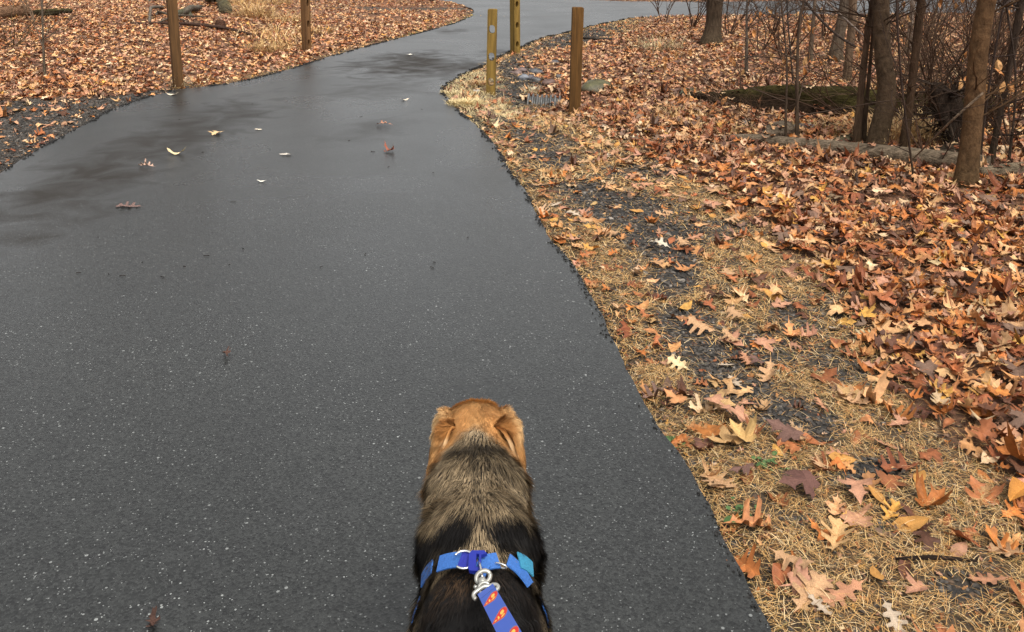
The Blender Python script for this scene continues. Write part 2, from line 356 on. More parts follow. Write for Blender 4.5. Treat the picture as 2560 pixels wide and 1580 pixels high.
def rots(n, tiltmax, yaw=None):
    yaw = rng.uniform(0, 2*np.pi, n) if yaw is None else yaw; td = rng.uniform(0, 2*np.pi, n); t = np.abs(rng.normal(0, 1, n))*tiltmax; t = np.clip(t, 0, 1.35)
    Rz = np.zeros((n, 3, 3)); Rz[:, 0, 0] = np.cos(yaw); Rz[:, 0, 1] = -np.sin(yaw); Rz[:, 1, 0] = np.sin(yaw); Rz[:, 1, 1] = np.cos(yaw); Rz[:, 2, 2] = 1
    kx, ky = np.cos(td), np.sin(td); c = np.cos(t); s = np.sin(t); Rt = np.zeros((n, 3, 3))
    Rt[:, 0, 0] = c+kx*kx*(1-c); Rt[:, 0, 1] = kx*ky*(1-c); Rt[:, 0, 2] = ky*s; Rt[:, 1, 0] = kx*ky*(1-c); Rt[:, 1, 1] = c+ky*ky*(1-c); Rt[:, 1, 2] = -kx*s; Rt[:, 2, 0] = -ky*s; Rt[:, 2, 1] = kx*s; Rt[:, 2, 2] = c
    return Rt @ Rz
def leafverts(tpl, n, size, curl=1.):
    V, T = tpl; x = V[:, 0][None]*rng.uniform(.75, 1.2, (n, 1)); y = V[:, 1][None]*np.ones((n, 1))
    a = np.clip(rng.normal(.3, .8, (n, 1)), -1.1, 1.5)*curl; b = np.clip(rng.normal(.2, .7, (n, 1)), -1, 1.2)*curl; c = np.clip(rng.normal(0, .8, (n, 1)), -1.2, 1.2)*curl; ph = rng.uniform(0, 6.28, (n, 1))
    z = a*x*x*1.6+b*y*y*.7+c*x*y*.9+.035*curl*np.sin(y*11+ph)*np.sign(x)*np.minimum(np.abs(x)*6, 1)
    return np.stack([x, y, z], -1)*size[:, None, None]
def leaffac(V): return 1+.22*np.exp(-(V[:, 0]/.03)**2)-.28*np.clip((np.abs(V[:, 0])+np.abs(V[:, 1])*.4-.25)/.3, 0, 1)
def scatter_leaves(geo, pts, tpl, size, tilt, cols, curl=1.):
    n = len(pts)
    if not n: return
    L = leafverts(tpl, n, size, curl); Rm = rots(n, tilt); W = np.einsum('nij,nvj->nvi', Rm, L)
    mn = W[:, :, 2].min(1); W[:, :, 2] -= (mn*.6)[:, None]; W += pts[:, None]
    nv = L.shape[1]; Fs = (tpl[1][None]+(np.arange(n)*nv)[:, None, None]).reshape(-1, 3)
    C = cols[:, None]*leaffac(tpl[0])[None, :, None]; C = (C*rng.uniform(.86, 1.12, (n, nv, 1))).reshape(-1, 3); geo.add(W.reshape(-1, 3), Fs, None, C)
def pickcol(n, p):
    p = np.array(p, float); p /= p.sum(); c = PAL[rng.choice(len(PAL), n, p=p)]; return np.clip(c*rng.uniform(.75, 1.2, (n, 1))*rng.normal(1, .03, (n, 3)), .01, .8)
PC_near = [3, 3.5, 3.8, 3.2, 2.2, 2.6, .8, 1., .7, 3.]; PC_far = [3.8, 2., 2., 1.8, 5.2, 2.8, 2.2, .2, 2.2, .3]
# candidate points across the view
def cands(n, ymin, ymax, xm=1.2):
    y = np.sqrt(rng.uniform(ymin**2, ymax**2, n)) if ymin > 0 else rng.uniform(ymin, ymax, n); hw = .60*y+xm; x = rng.uniform(-1, 1, n)*hw
    return x, y
def area(ymin, ymax, xm=1.2): return .60*(ymax**2-ymin**2)+2*xm*(ymax-ymin)
geo = Geo()
for (y0, y1, dens, lod) in ((1.0, 4.5, 680, 0), (4.5, 9, 520, 1), (9, 16, 330, 2), (16, 25, 150, 3)):
    n = int(area(y0, y1)*dens); x, y = cands(n, y0, y1); d = dpath(x, y); car, gr, gs, lf, px, py = zones(x, y, d)
    p = car*.95+(1-car)*np.where(y > 4.5, .20, .15)*(d > 0)*np.where(gr > .5, .5, 1); k = (d > .0) & (rng.random(n) < p) & ~((d < .02))
    x, y, d, lf, car, py = x[k], y[k], d[k], lf[k], car[k], py[k]; n = len(x)
    z = hgt(x, y, d)+rng.uniform(.0, .035, n)*car+.004
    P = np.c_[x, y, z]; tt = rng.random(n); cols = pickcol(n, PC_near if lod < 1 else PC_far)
    mixr = (rng.random(n) < np.clip(1-(y-2.5)/5, 0, 1)) & ~lf; cols[mixr] = pickcol(mixr.sum(), PC_near)
    cols[~mixr & lf] *= 1.12
    size = rng.uniform(.05, .118, n)*(1 if lod < 2 else .98)
    if lod >= 1: sets = [(low if lod > 1 else oak, tt < .45), (low if lod > 1 else maple, (tt >= .45) & (tt < .75)), (lowb if lod > 1 else beech, tt >= .75)]
    else: sets = [(oak, tt < .5), (maple, (tt >= .5) & (tt < .75)), (beech, tt >= .75)]
    for tp, mm in sets: scatter_leaves(geo, P[mm], tp, size[mm]*(.8 if (tp is beech or tp is lowb) else 1), .21, cols[mm], 1.35)
for (y0, y1, dens, a, b) in ((1.2, 3.2, 1500, .008, .024), (3.2, 6, 700, .012, .03), (6, 12, 160, .02, .04)):
    n = int(area(y0, y1, .6)*dens); x, y = cands(n, y0, y1, .6); d = dpath(x, y); car, gr, gs, lf, px, py = zones(x, y, d); k = (d > .004) & (rng.random(n) < .8-.5*gr-.3*car); x, y, d = x[k], y[k], d[k]; n = len(x)
    scatter_leaves(geo, np.c_[x, y, hgt(x, y, d)+.005], lowb if y0 > 3 else low, rng.uniform(a, b, n), .4, pickcol(n, [2, 2, 3, 3, 3, 4, 2, .5, 1, 1])*.85, 1.2)
print('leaf verts', geo.n)
tag(geo.build('leaf_litter', M_leaf), 'carpet of fallen tan, orange and brown oak and maple leaves covering the ground on both sides of the path', 'fallen leaves', kind='stuff')
# ---------------------------------------------------------------- gravel chips
geo = Geo()
cube = np.array([(-1, -1, -1), (1, -1, -1), (1, 1, -1), (-1, 1, -1), (-1, -1, 1), (1, -1, 1), (1, 1, 1), (-1, 1, 1)], float)*.5
CF = np.array([(0, 3, 2, 1), (4, 5, 6, 7), (0, 1, 5, 4), (1, 2, 6, 5), (2, 3, 7, 6), (3, 0, 4, 7)])
for (y0, y1, dens, s0, s1) in ((1.2, 3.5, 9500, .004, .019), (3.5, 8, 4200, .008, .024), (8, 17.5, 1100, .015, .038)):
    n = int(area(y0, y1, .6)*dens); x, y = cands(n, y0, y1, .6); d = dpath(x, y); k0 = d > .01; x, y, d = x[k0], y[k0], d[k0]
    car, gr, gs, lf, px, py = zones(x, y, d); k = rng.random(len(x)) < np.clip(gr*1.0+.10*(1-car), 0, 1)*(1-car*.92); x, y, d = x[k], y[k], d[k]; n = len(x)
    s = rng.uniform(s0, s1, n)*rng.uniform(.6, 1.2, n); V = cube[None]*np.stack([s*rng.uniform(.6, 1.3, n), s*rng.uniform(.5, 1, n), s*rng.uniform(.2, .5, n)], 1)[:, None]*rng.uniform(.55, 1.15, (n, 8, 3))
    V = np.einsum('nij,nvj->nvi', rots(n, .35), V); V += np.c_[x, y, hgt(x, y, d)+s*.12][:, None]
    c = np.array([.054, .047, .040])*rng.uniform(.45, 1.8, (n, 1)); wr_ = rng.random(n) < .06; c[wr_] *= 2.6; br = rng.random(n) < .1; c[br] *= (1.5, 1.1, .8)
    geo.add(V.reshape(-1, 3), None, (CF[None]+(np.arange(n)*8)[:, None, None]).reshape(-1, 4), np.repeat(c, 8, 0))
for eq in (rq, lq[::1]):
    n = 5200; a = eq[rng.integers(0, len(eq), n)]+rng.normal(0, .012, (n, 2))+rng.uniform(-.05, .05, (n, 1))*0; a = a[(a[:, 1] > 1.2) & (vn(a[:, 0], a[:, 1], 7, 61) > .5+.12*rng.normal(size=len(a)))]; n = len(a)
    s = rng.uniform(.003, .011, n)*np.clip(a[:, 1]/4, .7, 2); V = cube[None]*np.stack([s, s*.8, s*.7], 1)[:, None]*rng.uniform(.5, 1.2, (n, 8, 3)); V = np.einsum('nij,nvj->nvi', rots(n, .5), V)
    dd = sd_poly(a[:, 0], a[:, 1], poly_c[0]); z = np.where(dd < 0, .0, hgt(a[:, 0], a[:, 1])+.006)+s*.2; V += np.c_[a, z][:, None]
    geo.add(V.reshape(-1, 3), None, (CF[None]+(np.arange(n)*8)[:, None, None]).reshape(-1, 4), np.repeat(np.array([.022, .021, .020])*rng.uniform(.4, 1.6, (n, 1)), 8, 0))
print('gravel', geo.n)
tag(geo.build('slate_gravel', M_gravel), 'dark grey crushed slate chips showing through the grass and along the path shoulders', 'gravel', kind='stuff')
# ---------------------------------------------------------------- dry grass
def blades(x, y, z, ln, wd, lean, col, yaw=None):
    n = len(x); yaw = rng.uniform(0, 2*np.pi, n) if yaw is None else yaw; dx, dy = np.cos(yaw), np.sin(yaw); sx, sy = -dy, dx
    th = lean; V = np.zeros((n, 7, 3)); k = rng.normal(0, .22, n)
    for j, t in enumerate((0, .38, .75)):
        a = th+.5*t; hx = ln*t*np.sin(np.clip(a, 0, 1.65)); hz = ln*t*np.cos(np.clip(a, 0, 1.65)); ww = wd*(1-.45*t)/2
        cx = x+dx*hx+sx*k*ln*t*t; cy = y+dy*hx+sy*k*ln*t*t; cz = z+hz
        V[:, 2*j] = np.c_[cx-sx*ww, cy-sy*ww, cz]; V[:, 2*j+1] = np.c_[cx+sx*ww, cy+sy*ww, cz]
    a = np.clip(th+.55, 0, 1.7); V[:, 6] = np.c_[x+dx*ln*np.sin(a)+sx*k*ln, y+dy*ln*np.sin(a)+sy*k*ln, z+ln*np.cos(a)]
    V[:, :, 2] = np.maximum(V[:, :, 2], (z+.002)[:, None])
    F4 = (np.array([(0, 1, 3, 2), (2, 3, 5, 4)])[None]+(np.arange(n)*7)[:, None, None]).reshape(-1, 4); F3 = (np.array([(4, 5, 6)])[None]+(np.arange(n)*7)[:, None, None]).reshape(-1, 3)
    return V.reshape(-1, 3), F3, F4, np.repeat(col, 7, 0)
geo = Geo(); GC = np.array([(.60, .36, .13), (.72, .49, .22), (.44, .23, .075), (.22, .12, .05), (.78, .58, .32), (.55, .29, .09), (.19, .17, .05)])
for (y0, y1, dens, wd, l0, l1) in ((1.2, 2.8, 19000, .0010, .015, .06), (2.8, 5, 8500, .0016, .02, .065), (5, 10, 2400, .0035, .04, .10), (10, 18, 700, .007, .05, .13)):
    n = int(area(y0, y1, .5)*dens); x, y = cands(n, y0, y1, .5); d = dpath(x, y); k0 = d > -.012; x, y, d = x[k0], y[k0], d[k0]
    car, gr, gs, lf, px, py = zones(x, y, d); pn = gs*sm(-.32, .1, fbm(x, y, 11, 50)-.5+.12); k = rng.random(len(x)) < pn; x, y, d, px, py, lf = x[k], y[k], d[k], px[k], py[k], lf[k]; n = len(x)
    c = GC[rng.choice(7, n, p=[.27, .2, .2, .12, .1, .08, .03])]*rng.uniform(.7, 1.2, (n, 1))
    pale = np.hypot((px-1190)/110, (py-250)/70) < 1; c[pale] = np.array([.66, .52, .27])*rng.uniform(.7, 1.15, (pale.sum(), 1))
    grn = (lf & (px > 900) & (d < .35) & (rng.random(n) < .5)) | (np.hypot((px-200)/40, (py-285)/10) < 1); c[grn] = np.array([.25, .26, .06])*rng.uniform(.7, 1.3, (grn.sum(), 1))
    ln = rng.uniform(l0, l1, n); lean = rng.uniform(.7, 1.5, n); lean[pale] = rng.uniform(.5, 1.4, pale.sum())
    tl_ = lf & (d > .4); lean[tl_] = rng.uniform(.1, 1., tl_.sum()); ln[tl_] *= 2.2
    geo.add(*blades(x, y, hgt(x, y, d)+.002+rng.uniform(0, .006, n), ln, wd*rng.uniform(.7, 1.4, n), lean, c))
print('grass', geo.n)
tag(geo.build('dry_grass', M_grass), 'flattened straw coloured dead grass along the verges of the path', 'grass', kind='stuff')
# ================================================================ single leaves on the verge and path
TPS = {'oak': oak, 'maple': maple, 'oval': beech}
def leafmesh(kind, col, curl, seed):
    global rng
    keep = rng; rng = np.random.default_rng(seed); V = leafverts(TPS[kind], 1, np.array([1.]), curl)[0]; rng = keep
    V[:, 2] -= V[:, 2].min(); cv = np.array(col)*leaffac(TPS[kind][0])[:, None]*np.random.default_rng(seed).uniform(.82, 1.12, (len(V), 1))
    o = mk('fallen_leaf', V, TPS[kind][1], M_leaf, col=cv); return o
def place_leaf(src, p, size, yaw, tilt, first):
    o = src if first else src.copy()
    if not first: COL.objects.link(o)
    o.location = p; o.scale = (size,)*3; o.rotation_euler = (tilt[0], tilt[1], yaw); return o
KINDS = [('oak', (.46, .27, .14), 'tan lobed oak'), ('oak', (.46, .22, .12), 'reddish brown lobed oak'), ('oval', (.48, .235, .06), 'orange oval'), ('maple', (.47, .235, .14), 'pinkish brown pointed maple'), ('maple', (.16, .085, .065), 'dark purplish brown maple'), ('oak', (.46, .36, .26), 'pale bleached oak'), ('maple', (.46, .28, .12), 'yellow tan pointed maple')]
KP = np.array([.28, .2, .08, .18, .07, .08, .11])
srcs = []; 
for ki, (kd, c, nm) in enumerate(KINDS):
    for q in range(3): srcs.append((ki, leafmesh(kd, c, .35+.3*q, 100+ki*10+q)))
used = set(); n = 4000; x, y = cands(n, 1.35, 8.5, .1); d = dpath(x, y); car, gr, gs, lf, px, py = zones(x, y, d)
wt = (1-car)*(~lf)*(d > .04)*(px < 2620)*(py < 1640)*(py > 260)*(.16+.3*sm(.1, 1.2, d)+1.2*sm(3.4, 1.6, y)); k = np.where(rng.random(n) < wt*.55)[0]; k = rng.permutation(k)[:270]; print('verge leaves', len(k))
z = hgt(x[k], y[k], d[k])
for a, q in enumerate(k):
    ki = rng.choice(7, p=KP); c = [s for s in srcs if s[0] == ki]; s = c[rng.integers(3)][1]; first = s.name not in used; used.add(s.name)
    o = place_leaf(s, (x[q], y[q], z[a]+.012), rng.uniform(.06, .125)*(.85 if KINDS[ki][0] == 'oval' else 1), rng.uniform(0, 6.28), rng.normal(0, .17, 2), first)
    tag(o, KINDS[ki][2]+' leaf lying flat on the dry grass verge right of the path', 'leaf', KINDS[ki][2]+' leaves on the verge')
for ki, s in srcs:
    if s.name not in used: bpy.data.objects.remove(s)
# three showpiece leaves on the verge seen large in the photo
for (px, py, kd, c, sz, yaw, lab) in [(2090, 1365, 'oak', (.56, .34, .15), .115, -.5, 'large pale tan oak leaf with deep lobes lying near the bottom right corner'), (1690, 1012, 'maple', (.52, .24, .10), .085, .9, 'bright orange brown leaf standing up on the verge close to the asphalt edge'), (2545, 1262, 'oval', (.50, .21, .04), .11, 2.2, 'long bright orange oval leaf at the lower right edge'),
        (1995, 1235, 'maple', (.14, .065, .05), .125, 1.9, 'big dark purple brown maple leaf on the straw coloured grass'), (1645, 625, 'oak', (.55, .47, .36), .10, 1.2, 'whitish bleached oak leaf lying on grey gravel on the verge'), (1855, 1105, 'maple', (.54, .34, .13), .11, .4, 'broad yellow tan maple leaf near the asphalt, beside a brown one')]:
    p = G(px, py); o = leafmesh(kd, c, 1., int(px)); o.location = p+[0, 0, .02]; o.scale = (sz,)*3; o.rotation_euler = (.1, -.12, yaw); tag(o, lab, 'leaf')
for (px, py, kd, c, sz, yaw, cu, lab) in [(541, 336, 'maple', (.62, .42, .22), .12, .2, 1., 'tan star shaped maple leaf lying on the asphalt nearest the left curve of the path'), (366, 417, 'oak', (.48, .32, .24), .11, 1.4, 1.7, 'curled up brown leaf casting a dark shade on the left side of the asphalt'), (441, 386, 'oval', (.66, .53, .3), .13, 1.5, 1.6, 'narrow pale yellow leaf on the left side of the asphalt'),
        (322, 517, 'oak', (.16, .10, .085), .15, 1.5, .5, 'dark wet brown oak leaf pressed flat on the asphalt at the left'), (960, 315, 'oak', (.40, .20, .13), .13, 1.6, 1.2, 'reddish brown leaf on the asphalt, farther one of two in the middle'), (973, 379, 'maple', (.30, .10, .06), .10, .7, 2.4, 'small dark red curled leaf in the middle of the path'),
        (654, 455, 'oval', (.75, .72, .62), .06, 1.4, .8, 'tiny whitish leaf scrap left of the middle of the path'), (567, 892, 'oak', (.10, .05, .035), .045, .3, 3, 'small dark curled leaf scrap on the asphalt at the left in the foreground'), (646, 325, 'oval', (.7, .6, .45), .07, 1.2, 1, 'small pale leaf bit on the asphalt right of the star shaped leaf'),
        (1012, 251, 'oval', (.66, .55, .42), .09, 1.5, 1, 'small pale leaf on the asphalt just before the wooden posts'), (1025, 137, 'oval', (.75, .7, .6), .12, 1.5, .8, 'pale leaf far away on the bend of the path'), (714, 388, 'oval', (.5, .45, .38), .09, 1.5, .6, 'faint greyish leaf on the asphalt between the curled leaf and the red one'),
        (430, 238, 'oval', (.62, .52, .38), .12, 1.5, .8, 'narrow pale leaf on the asphalt close to the tall left post at the left'), (382, 1565, 'oak', (.07, .035, .025), .05, .3, 3, 'dark leaf tip at the bottom edge of the picture left of the dog')]:
    p = flat(px, py); o = leafmesh(kd, c, cu, int(px)); o.location = (p[0], p[1], .004); o.scale = (sz,)*3; o.rotation_euler = (0, 0, yaw); tag(o, lab, 'leaf')
g = Geo()
for _ in range(30):      # dark crumbs and needles on the asphalt
    px = rng.uniform(120, 1250); py = rng.uniform(190, 700); p = flat(px, py)
    if sd_poly(p[0:1], p[1:2], poly_c[0])[0] > -.1: continue
    a = rng.uniform(0, 3.14); l = rng.uniform(.008, .03); dv = np.array([math.cos(a)*l, math.sin(a)*l, 0]); V, F3, F4 = tube([p+[0, 0, .003], p+dv*.5+[0, 0, .004], p+dv+[0, 0, .003]], .0015, 4); g.add(V, F3, F4, (.02, .015, .012))
tag(g.build('leaf_crumbs', M_twig), 'dark crumbs of leaf stalk and needle scattered over the asphalt', 'debris', kind='stuff')
# ================================================================ posts
def post_mesh(wd, dp, h, holes, hw, hh, col):
    out = [(-wd/2, 0), (wd/2, 0), (wd/2, h-.008), (wd/2-.008, h), (-wd/2+.008, h), (-wd/2, h-.008)]
    rings = [out]
    for cz in holes:
        r = []
        for k in range(20):
            a = -k*2*math.pi/20; sx, sz = math.cos(a), math.sin(a); r.append((hw*np.sign(sx)*abs(sx)**.85, cz+hh*np.sign(sz)*abs(sz)**.75))
        rings.append(r)
    flatr = [p for r in rings for p in r]; tri = tessellate_polygon([[Vector((p[0], p[1], 0)) for p in r] for r in rings]); n = len(flatr)
    V = [(p[0], -dp/2, p[1]) for p in flatr]+[(p[0], dp/2, p[1]) for p in flatr]
    F3 = []
    for t in tri:
        a, b, c = [flatr[i] for i in t]; cr = (b[0]-a[0])*(c[1]-a[1])-(b[1]-a[1])*(c[0]-a[0])
        if cr < 0: t = t[::-1]
        F3 += [(t[0], t[1], t[2]), (t[2]+n, t[1]+n, t[0]+n)]
    F4 = []; s = 0
    for r in rings:
        m = len(r)
        for k in range(m): a = s+k; b = s+(k+1) % m; F4.append((a, a+n, b+n, b))
        s += m
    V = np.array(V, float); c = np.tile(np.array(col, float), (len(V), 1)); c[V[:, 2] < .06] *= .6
    return V, [np.array(F3), np.array(F4)], c
def post(px, py, wd, h, yaw, tilt, holes, col, label, hw=.028, hh=.055):
    p = G(px, py); dp = .089
    V, Fs, c = post_mesh(wd, dp, h+.15, [q+.15 for q in holes], hw, hh, col); V[:, 2] -= .15
    o = mk('wooden_post', V, Fs, M_post, col=c); o.location = p; o.rotation_euler = (tilt[1], tilt[0], yaw)
    return tag(o, label, 'post', 'wooden posts beside the path')
OLV = (.20, .125, .030); BRN = (.125, .060, .016)
post(1227, 235, .09, .84, -.05, (.026, 0), [.125, .375, .645], OLV, 'olive brown wooden post with three oval holes standing in pale grass beside the path', .030, .042)
post(1288, 134, .10, .85, .72, (-.01, 0), [.125, .375, .645], OLV, 'farther olive brown post with narrow oval holes, behind the other holed post', .026, .042)
post(1436, 283, .098, .95, .04, (.018, 0), [], BRN, 'solid dark brown square post without holes, right of the two holed posts')
post(446, 220, .088, 1.05, .55, (.0, 0), [], (.12, .060, .022), 'tall square brown post at the left edge of the path beside the gravel')
post(767, 131, .088, .95, 1.0, (.023, 0), [.125, .375, .645], (.15, .075, .03), 'weathered brown post with dark slots standing between leaves and path, far left side', .022, .05)
# ================================================================ culvert, rocks
cp = G(1318, 262); cq = G(1400, 266); g = Geo(); n = 129; t = np.linspace(0, 1, n)
a0 = cp+[0, .1, -.025]; a1 = cq+[.03, .1, -.035]; pts = a0+(a1-a0)*t[:, None]; rr = .105+.010*np.sign(np.sin(t*np.pi*2*8))*np.abs(np.sin(t*np.pi*2*8))**.5*1.6
V, F3, F4 = tube(pts, rr, 28, cap=False); V2, _, F4b = tube(pts, rr-.006, 28, cap=False); m_ = len(V); j = np.arange(28); kk = (j+1) % 28
g.add(np.vstack([V, V2]), None, np.vstack([F4, F4b[:, ::-1]+m_, np.stack([j, j+m_, kk+m_, kk], 1), np.stack([m_-28+j, m_-28+kk, 2*m_-28+kk, 2*m_-28+j], 1)]))
o = g.build('culvert_pipe', M_steel, smooth=False, usecol=False); setorigin(o, (a0+a1)/2); tag(o, 'short grey corrugated metal drain pipe half buried in leaves between the posts', 'drain pipe')
ROCKSH = []
def rock(px, py, r, col, label, moss=0, sq=.6, name='rock', grp=None):
    r = r*(.62 if r < .13 else .8); p = G(px, py); bm_n = 14; th = np.linspace(0, np.pi, bm_n); ph = np.arange(20)*2*np.pi/20; seed = px*.37
    D = np.stack([np.sin(th)[:, None]*np.cos(ph), np.sin(th)[:, None]*np.sin(ph), np.cos(th)[:, None]*np.ones(20)], -1).reshape(-1, 3)
    k = 1+.45*(vn3(D+seed, 1.6)-.5)+.2*(vn3(D+seed, 4)-.5)
    V = D*k[:, None]*np.array([1.15, .9, sq])*r; i = np.arange(bm_n-1)[:, None]*20; j = np.arange(20); kk = (j+1) % 20
    F4 = np.stack([i+j, i+20+j, i+20+kk, i+kk], -1).reshape(-1, 4); c = np.tile(col, (len(V), 1))*(.8+.4*vn3(D+seed, 5))[:, None]
    if moss: m = (sm(.0, .5, D[:, 2]+(vn3(D+seed, 6)-.5))*moss)[:, None]; c = c*(1-m)+np.array([.075, .075, .02])*m
    o = mk(name, V, F4, M_rock, col=c, smooth=True); o.location = p+[0, 0, r*sq*.35]; o.rotation_euler = (0, 0, px % 6); tag(o, label, 'rock', grp); return o
rock(1492, 226, .20, (.10, .085, .05), 'moss covered boulder half sunk in leaves right of the solid brown post', .55, .5)
rock(1372, 212, .115, (.12, .07, .055), 'rounded reddish brown stone just above the corrugated pipe', 0, .7)
rock(1308, 198, .085, (.17, .18, .20), 'blue grey stone, leftmost of the row above the pipe', 0, .8)
rock(1327, 197, .075, (.12, .11, .12), 'dark grey stone wedged between its neighbours above the pipe', 0, .8)
rock(1343, 204, .085, (.10, .10, .10), 'dark stone in front of the reddish brown one', 0, .7)
rock(1341, 183, .11, (.09, .09, .095), 'dark grey flat stone at the top of the stone heap', 0, .6)
rock(1290, 186, .10, (.15, .10, .085), 'brownish stone beside the gravel slope left of the heap', 0, .6)
rock(1385, 158, .12, (.07, .07, .075), 'dark flat stone in leaves behind the heap, near the solid post', 0, .4)
rock(1305, 178, .09, (.13, .09, .08), 'small brown stone behind the blue grey one', 0, .6)
rock(1400, 195, .09, (.11, .10, .09), 'grey stone beside the solid post, right end of the heap', 0, .6)
rock(1190, 228, .07, (.5, .48, .44), 'whitish stone at the foot of the near holed post', 0, .4)
rock(1720, 242, .13, (.08, .075, .05), 'dark mossy stone at the left end of the moss covered log', .7, .6)
rock(1600, 290, .12, (.1, .085, .07), 'grey brown stone lying flat in leaves below the boulder', .2, .35)
rock(1870, 312, .10, (.13, .125, .12), 'grey stone lying between the mossy log and the grey log', 0, .4)
rock(2010, 322, .13, (.12, .11, .10), 'flat grey stone behind the grey log under the twin saplings', .1, .3)
# ================================================================ logs
def log(name, pts, rad, col, label, cat='log', moss=0, noise=.35, n=22, step=.05, end=None, group=None, m=None):
    a = np.c_[np.asarray(pts, float), rad]; q = resample(a, step); V, F3, F4 = tube(q[:, :3], q[:, 3], n, noise=noise, nsc=2.5, seed=len(label))
    ctr = np.repeat(q[:, :3], n, 0); ctr = np.vstack([ctr, q[0, :3], q[-1, :3]]); up = (V-ctr)[:, 2]/(np.linalg.norm(V-ctr, axis=1)+1e-6)
    c = np.tile(col, (len(V), 1))*(.65+.7*vn3(V, 9))[:, None]
    if moss: k = (sm(.35, .95, up+1.2*(vn3(V, 4)-.5))*moss)[:, None]; c = c*(1-k)+np.array([.062, .056, .014])*(.15+1.7*vn3(V, 17))[:, None]*k
    if end is not None: c[-1] = end; c[-2] = end
    o = mk(name, V, [F3, F4], m or M_log, col=c, smooth=True); setorigin(o, q[len(q)//2, :3]); tag(o, label, cat, group); return o
def gp(px, py, dz=0): return G(px, py)+[0, 0, dz]
mossy = [gp(1700, 243, .02), gp(1800, 262, .04), gp(1900, 276, .06), gp(2020, 286, .07), gp(2150, 294, .07), gp(2330, 302, .07), gp(2480, 300, .1)]
log('mossy_log', mossy, [.045, .085, .115, .125, .125, .115, .09], (.024, .014, .008), 'long dark rotting log with green moss on top, lying in the woods', moss=.55, noise=1.5)
grey = [gp(1815, 352, .03), gp(1870, 360, .045), gp(1960, 370, .04), gp(2080, 387, .05), gp(2200, 403, .055), gp(2330, 420, .06), gp(2470, 434, .055)]
log('fallen_log', grey, [.018, .030, .042, .050, .056, .062, .062], (.165, .125, .085), 'long smooth grey fallen log lying along the near edge of the woods', noise=.15)
log('fallen_log', [gp(2445, 446, .03), gp(2510, 444, .05), gp(2640, 436, .05)], [.038, .042, .042], (.15, .115, .075), 'short pale grey log lying right of the leaning trunk at the right edge', noise=.15)
log('fallen_log', [gp(1880, 360, .03), gp(1925, 350, .06), gp(1965, 345, .07)], [.025, .065, .07], (.13, .10, .07), 'thick stubby grey log end behind the tip of the long grey log', noise=.4)
log('fallen_log', [gp(2060, 372, .02), gp(2110, 360, .03), gp(2160, 356, .03)], [.03, .045, .04], (.11, .09, .06), 'round mossy grey log piece at the foot of the thick bent tree', moss=.3)
log('fallen_log', [gp(2300, 400, .0), gp(2370, 392, .04), gp(2440, 396, .03)], [.05, .07, .05], (.06, .045, .03), 'dark rotten log lying behind the grey log at the right')
log('fallen_log', [gp(-80, 60, .05), gp(0, 52, .12), gp(78, 47, .14)], [.085, .09, .085], (.15, .085, .05), 'brown log cut off clean at its right end in the top left corner', end=(.3, .2, .12), noise=.15)
log('fallen_log', [gp(-60, 28, .05), gp(40, 27, .1), gp(120, 26, .08)], [.07, .07, .05], (.07, .048, .03), 'darker log behind the cut brown log in the top left corner')
log('fallen_log', [gp(70, 42, .04), gp(120, 46, .1), gp(180, 40, .08)], [.05, .07, .035], (.045, .036, .02), 'dark mossy log heap next to the cut brown log', moss=.5, noise=.6)
log('fallen_log', [PY(515, -10, 17.)+[0, 0, .0], gp(545, 18, .22), gp(566, 38, .12)], [.10, .115, .11], (.10, .085, .055), 'thick grey green lichen covered trunk piece lying behind the tall left post', moss=.4)
log('broken_branch', [gp(442, 48, .05), gp(480, 40, .14), gp(520, 33, .12), gp(556, 34, .1)], [.04, .05, .055, .045], (.11, .092, .07), 'thick grey branch lying between the tall left post and the lichen covered trunk', 'branch')
log('broken_branch', [gp(364, 32, .04), gp(372, 22, .18), gp(398, 20, .22), gp(420, 28, .14), gp(450, 30, .12), gp(500, 30, .08)], [.025, .036, .04, .04, .036, .03], (.13, .105, .085), 'curved pale grey branch arching behind the tall left post', 'branch', n=12)
log('broken_branch', [gp(374, 60, .03), gp(378, 42, .16), gp(400, 38, .14), gp(425, 34, .12)], [.024, .030, .028, .02], (.14, .115, .09), 'lower crooked grey branch beneath the arching one behind the tall left post', 'branch', n=12)
log('broken_branch', [gp(390, 46, .05), gp(410, 34, .2), gp(440, 30, .1)], [.022, .025, .02], (.12, .10, .08), 'short grey branch stub crossing the crooked one', 'branch', n=12)
log('broken_branch', [gp(440, 48, .1), gp(470, 42, .1), gp(480, 45, .0)], [.05, .055, .03], (.10, .095, .065), 'stubby mossy branch end right behind the tall left post', 'branch', moss=.4, n=12)
log('cut_stump', [gp(552, 72, .0), gp(552, 72, .06), gp(552, 71, .10)], [.095, .085, .08], (.07, .035, .022), 'low dark brown cut stump among leaves right of the tall left post', 'stump', end=(.15, .07, .035), step=.03)
log('cut_stump', [gp(492, 70, .0), gp(492, 70, .06), gp(492, 70, .11)], [.07, .065, .06], (.11, .065, .04), 'pale tan stump almost hidden in leaves next to the tall left post', 'stump', end=(.2, .12, .07), step=.03)
log('stick', [gp(330, 62, .03), gp(460, 70, .07), gp(560, 80, .07), gp(650, 96, .03)], [.012, .022, .028, .018], (.06, .035, .025), 'long thin dark stick lying across the leaves behind the tall left post', 'stick', n=8)
log('stick', [gp(1455, 98, .02), gp(1490, 103, .03), gp(1530, 104, .03)], [.022, .028, .018], (.05, .04, .032), 'dark stick lying on the gravel patch right of the solid post', 'stick', n=8)
log('stick', [gp(2180, 465, .02), gp(2230, 458, .04), gp(2290, 447, .02)], [.010, .012, .008], (.08, .05, .035), 'thin brown stick lying on leaves in front of the grey log', 'stick', n=8)
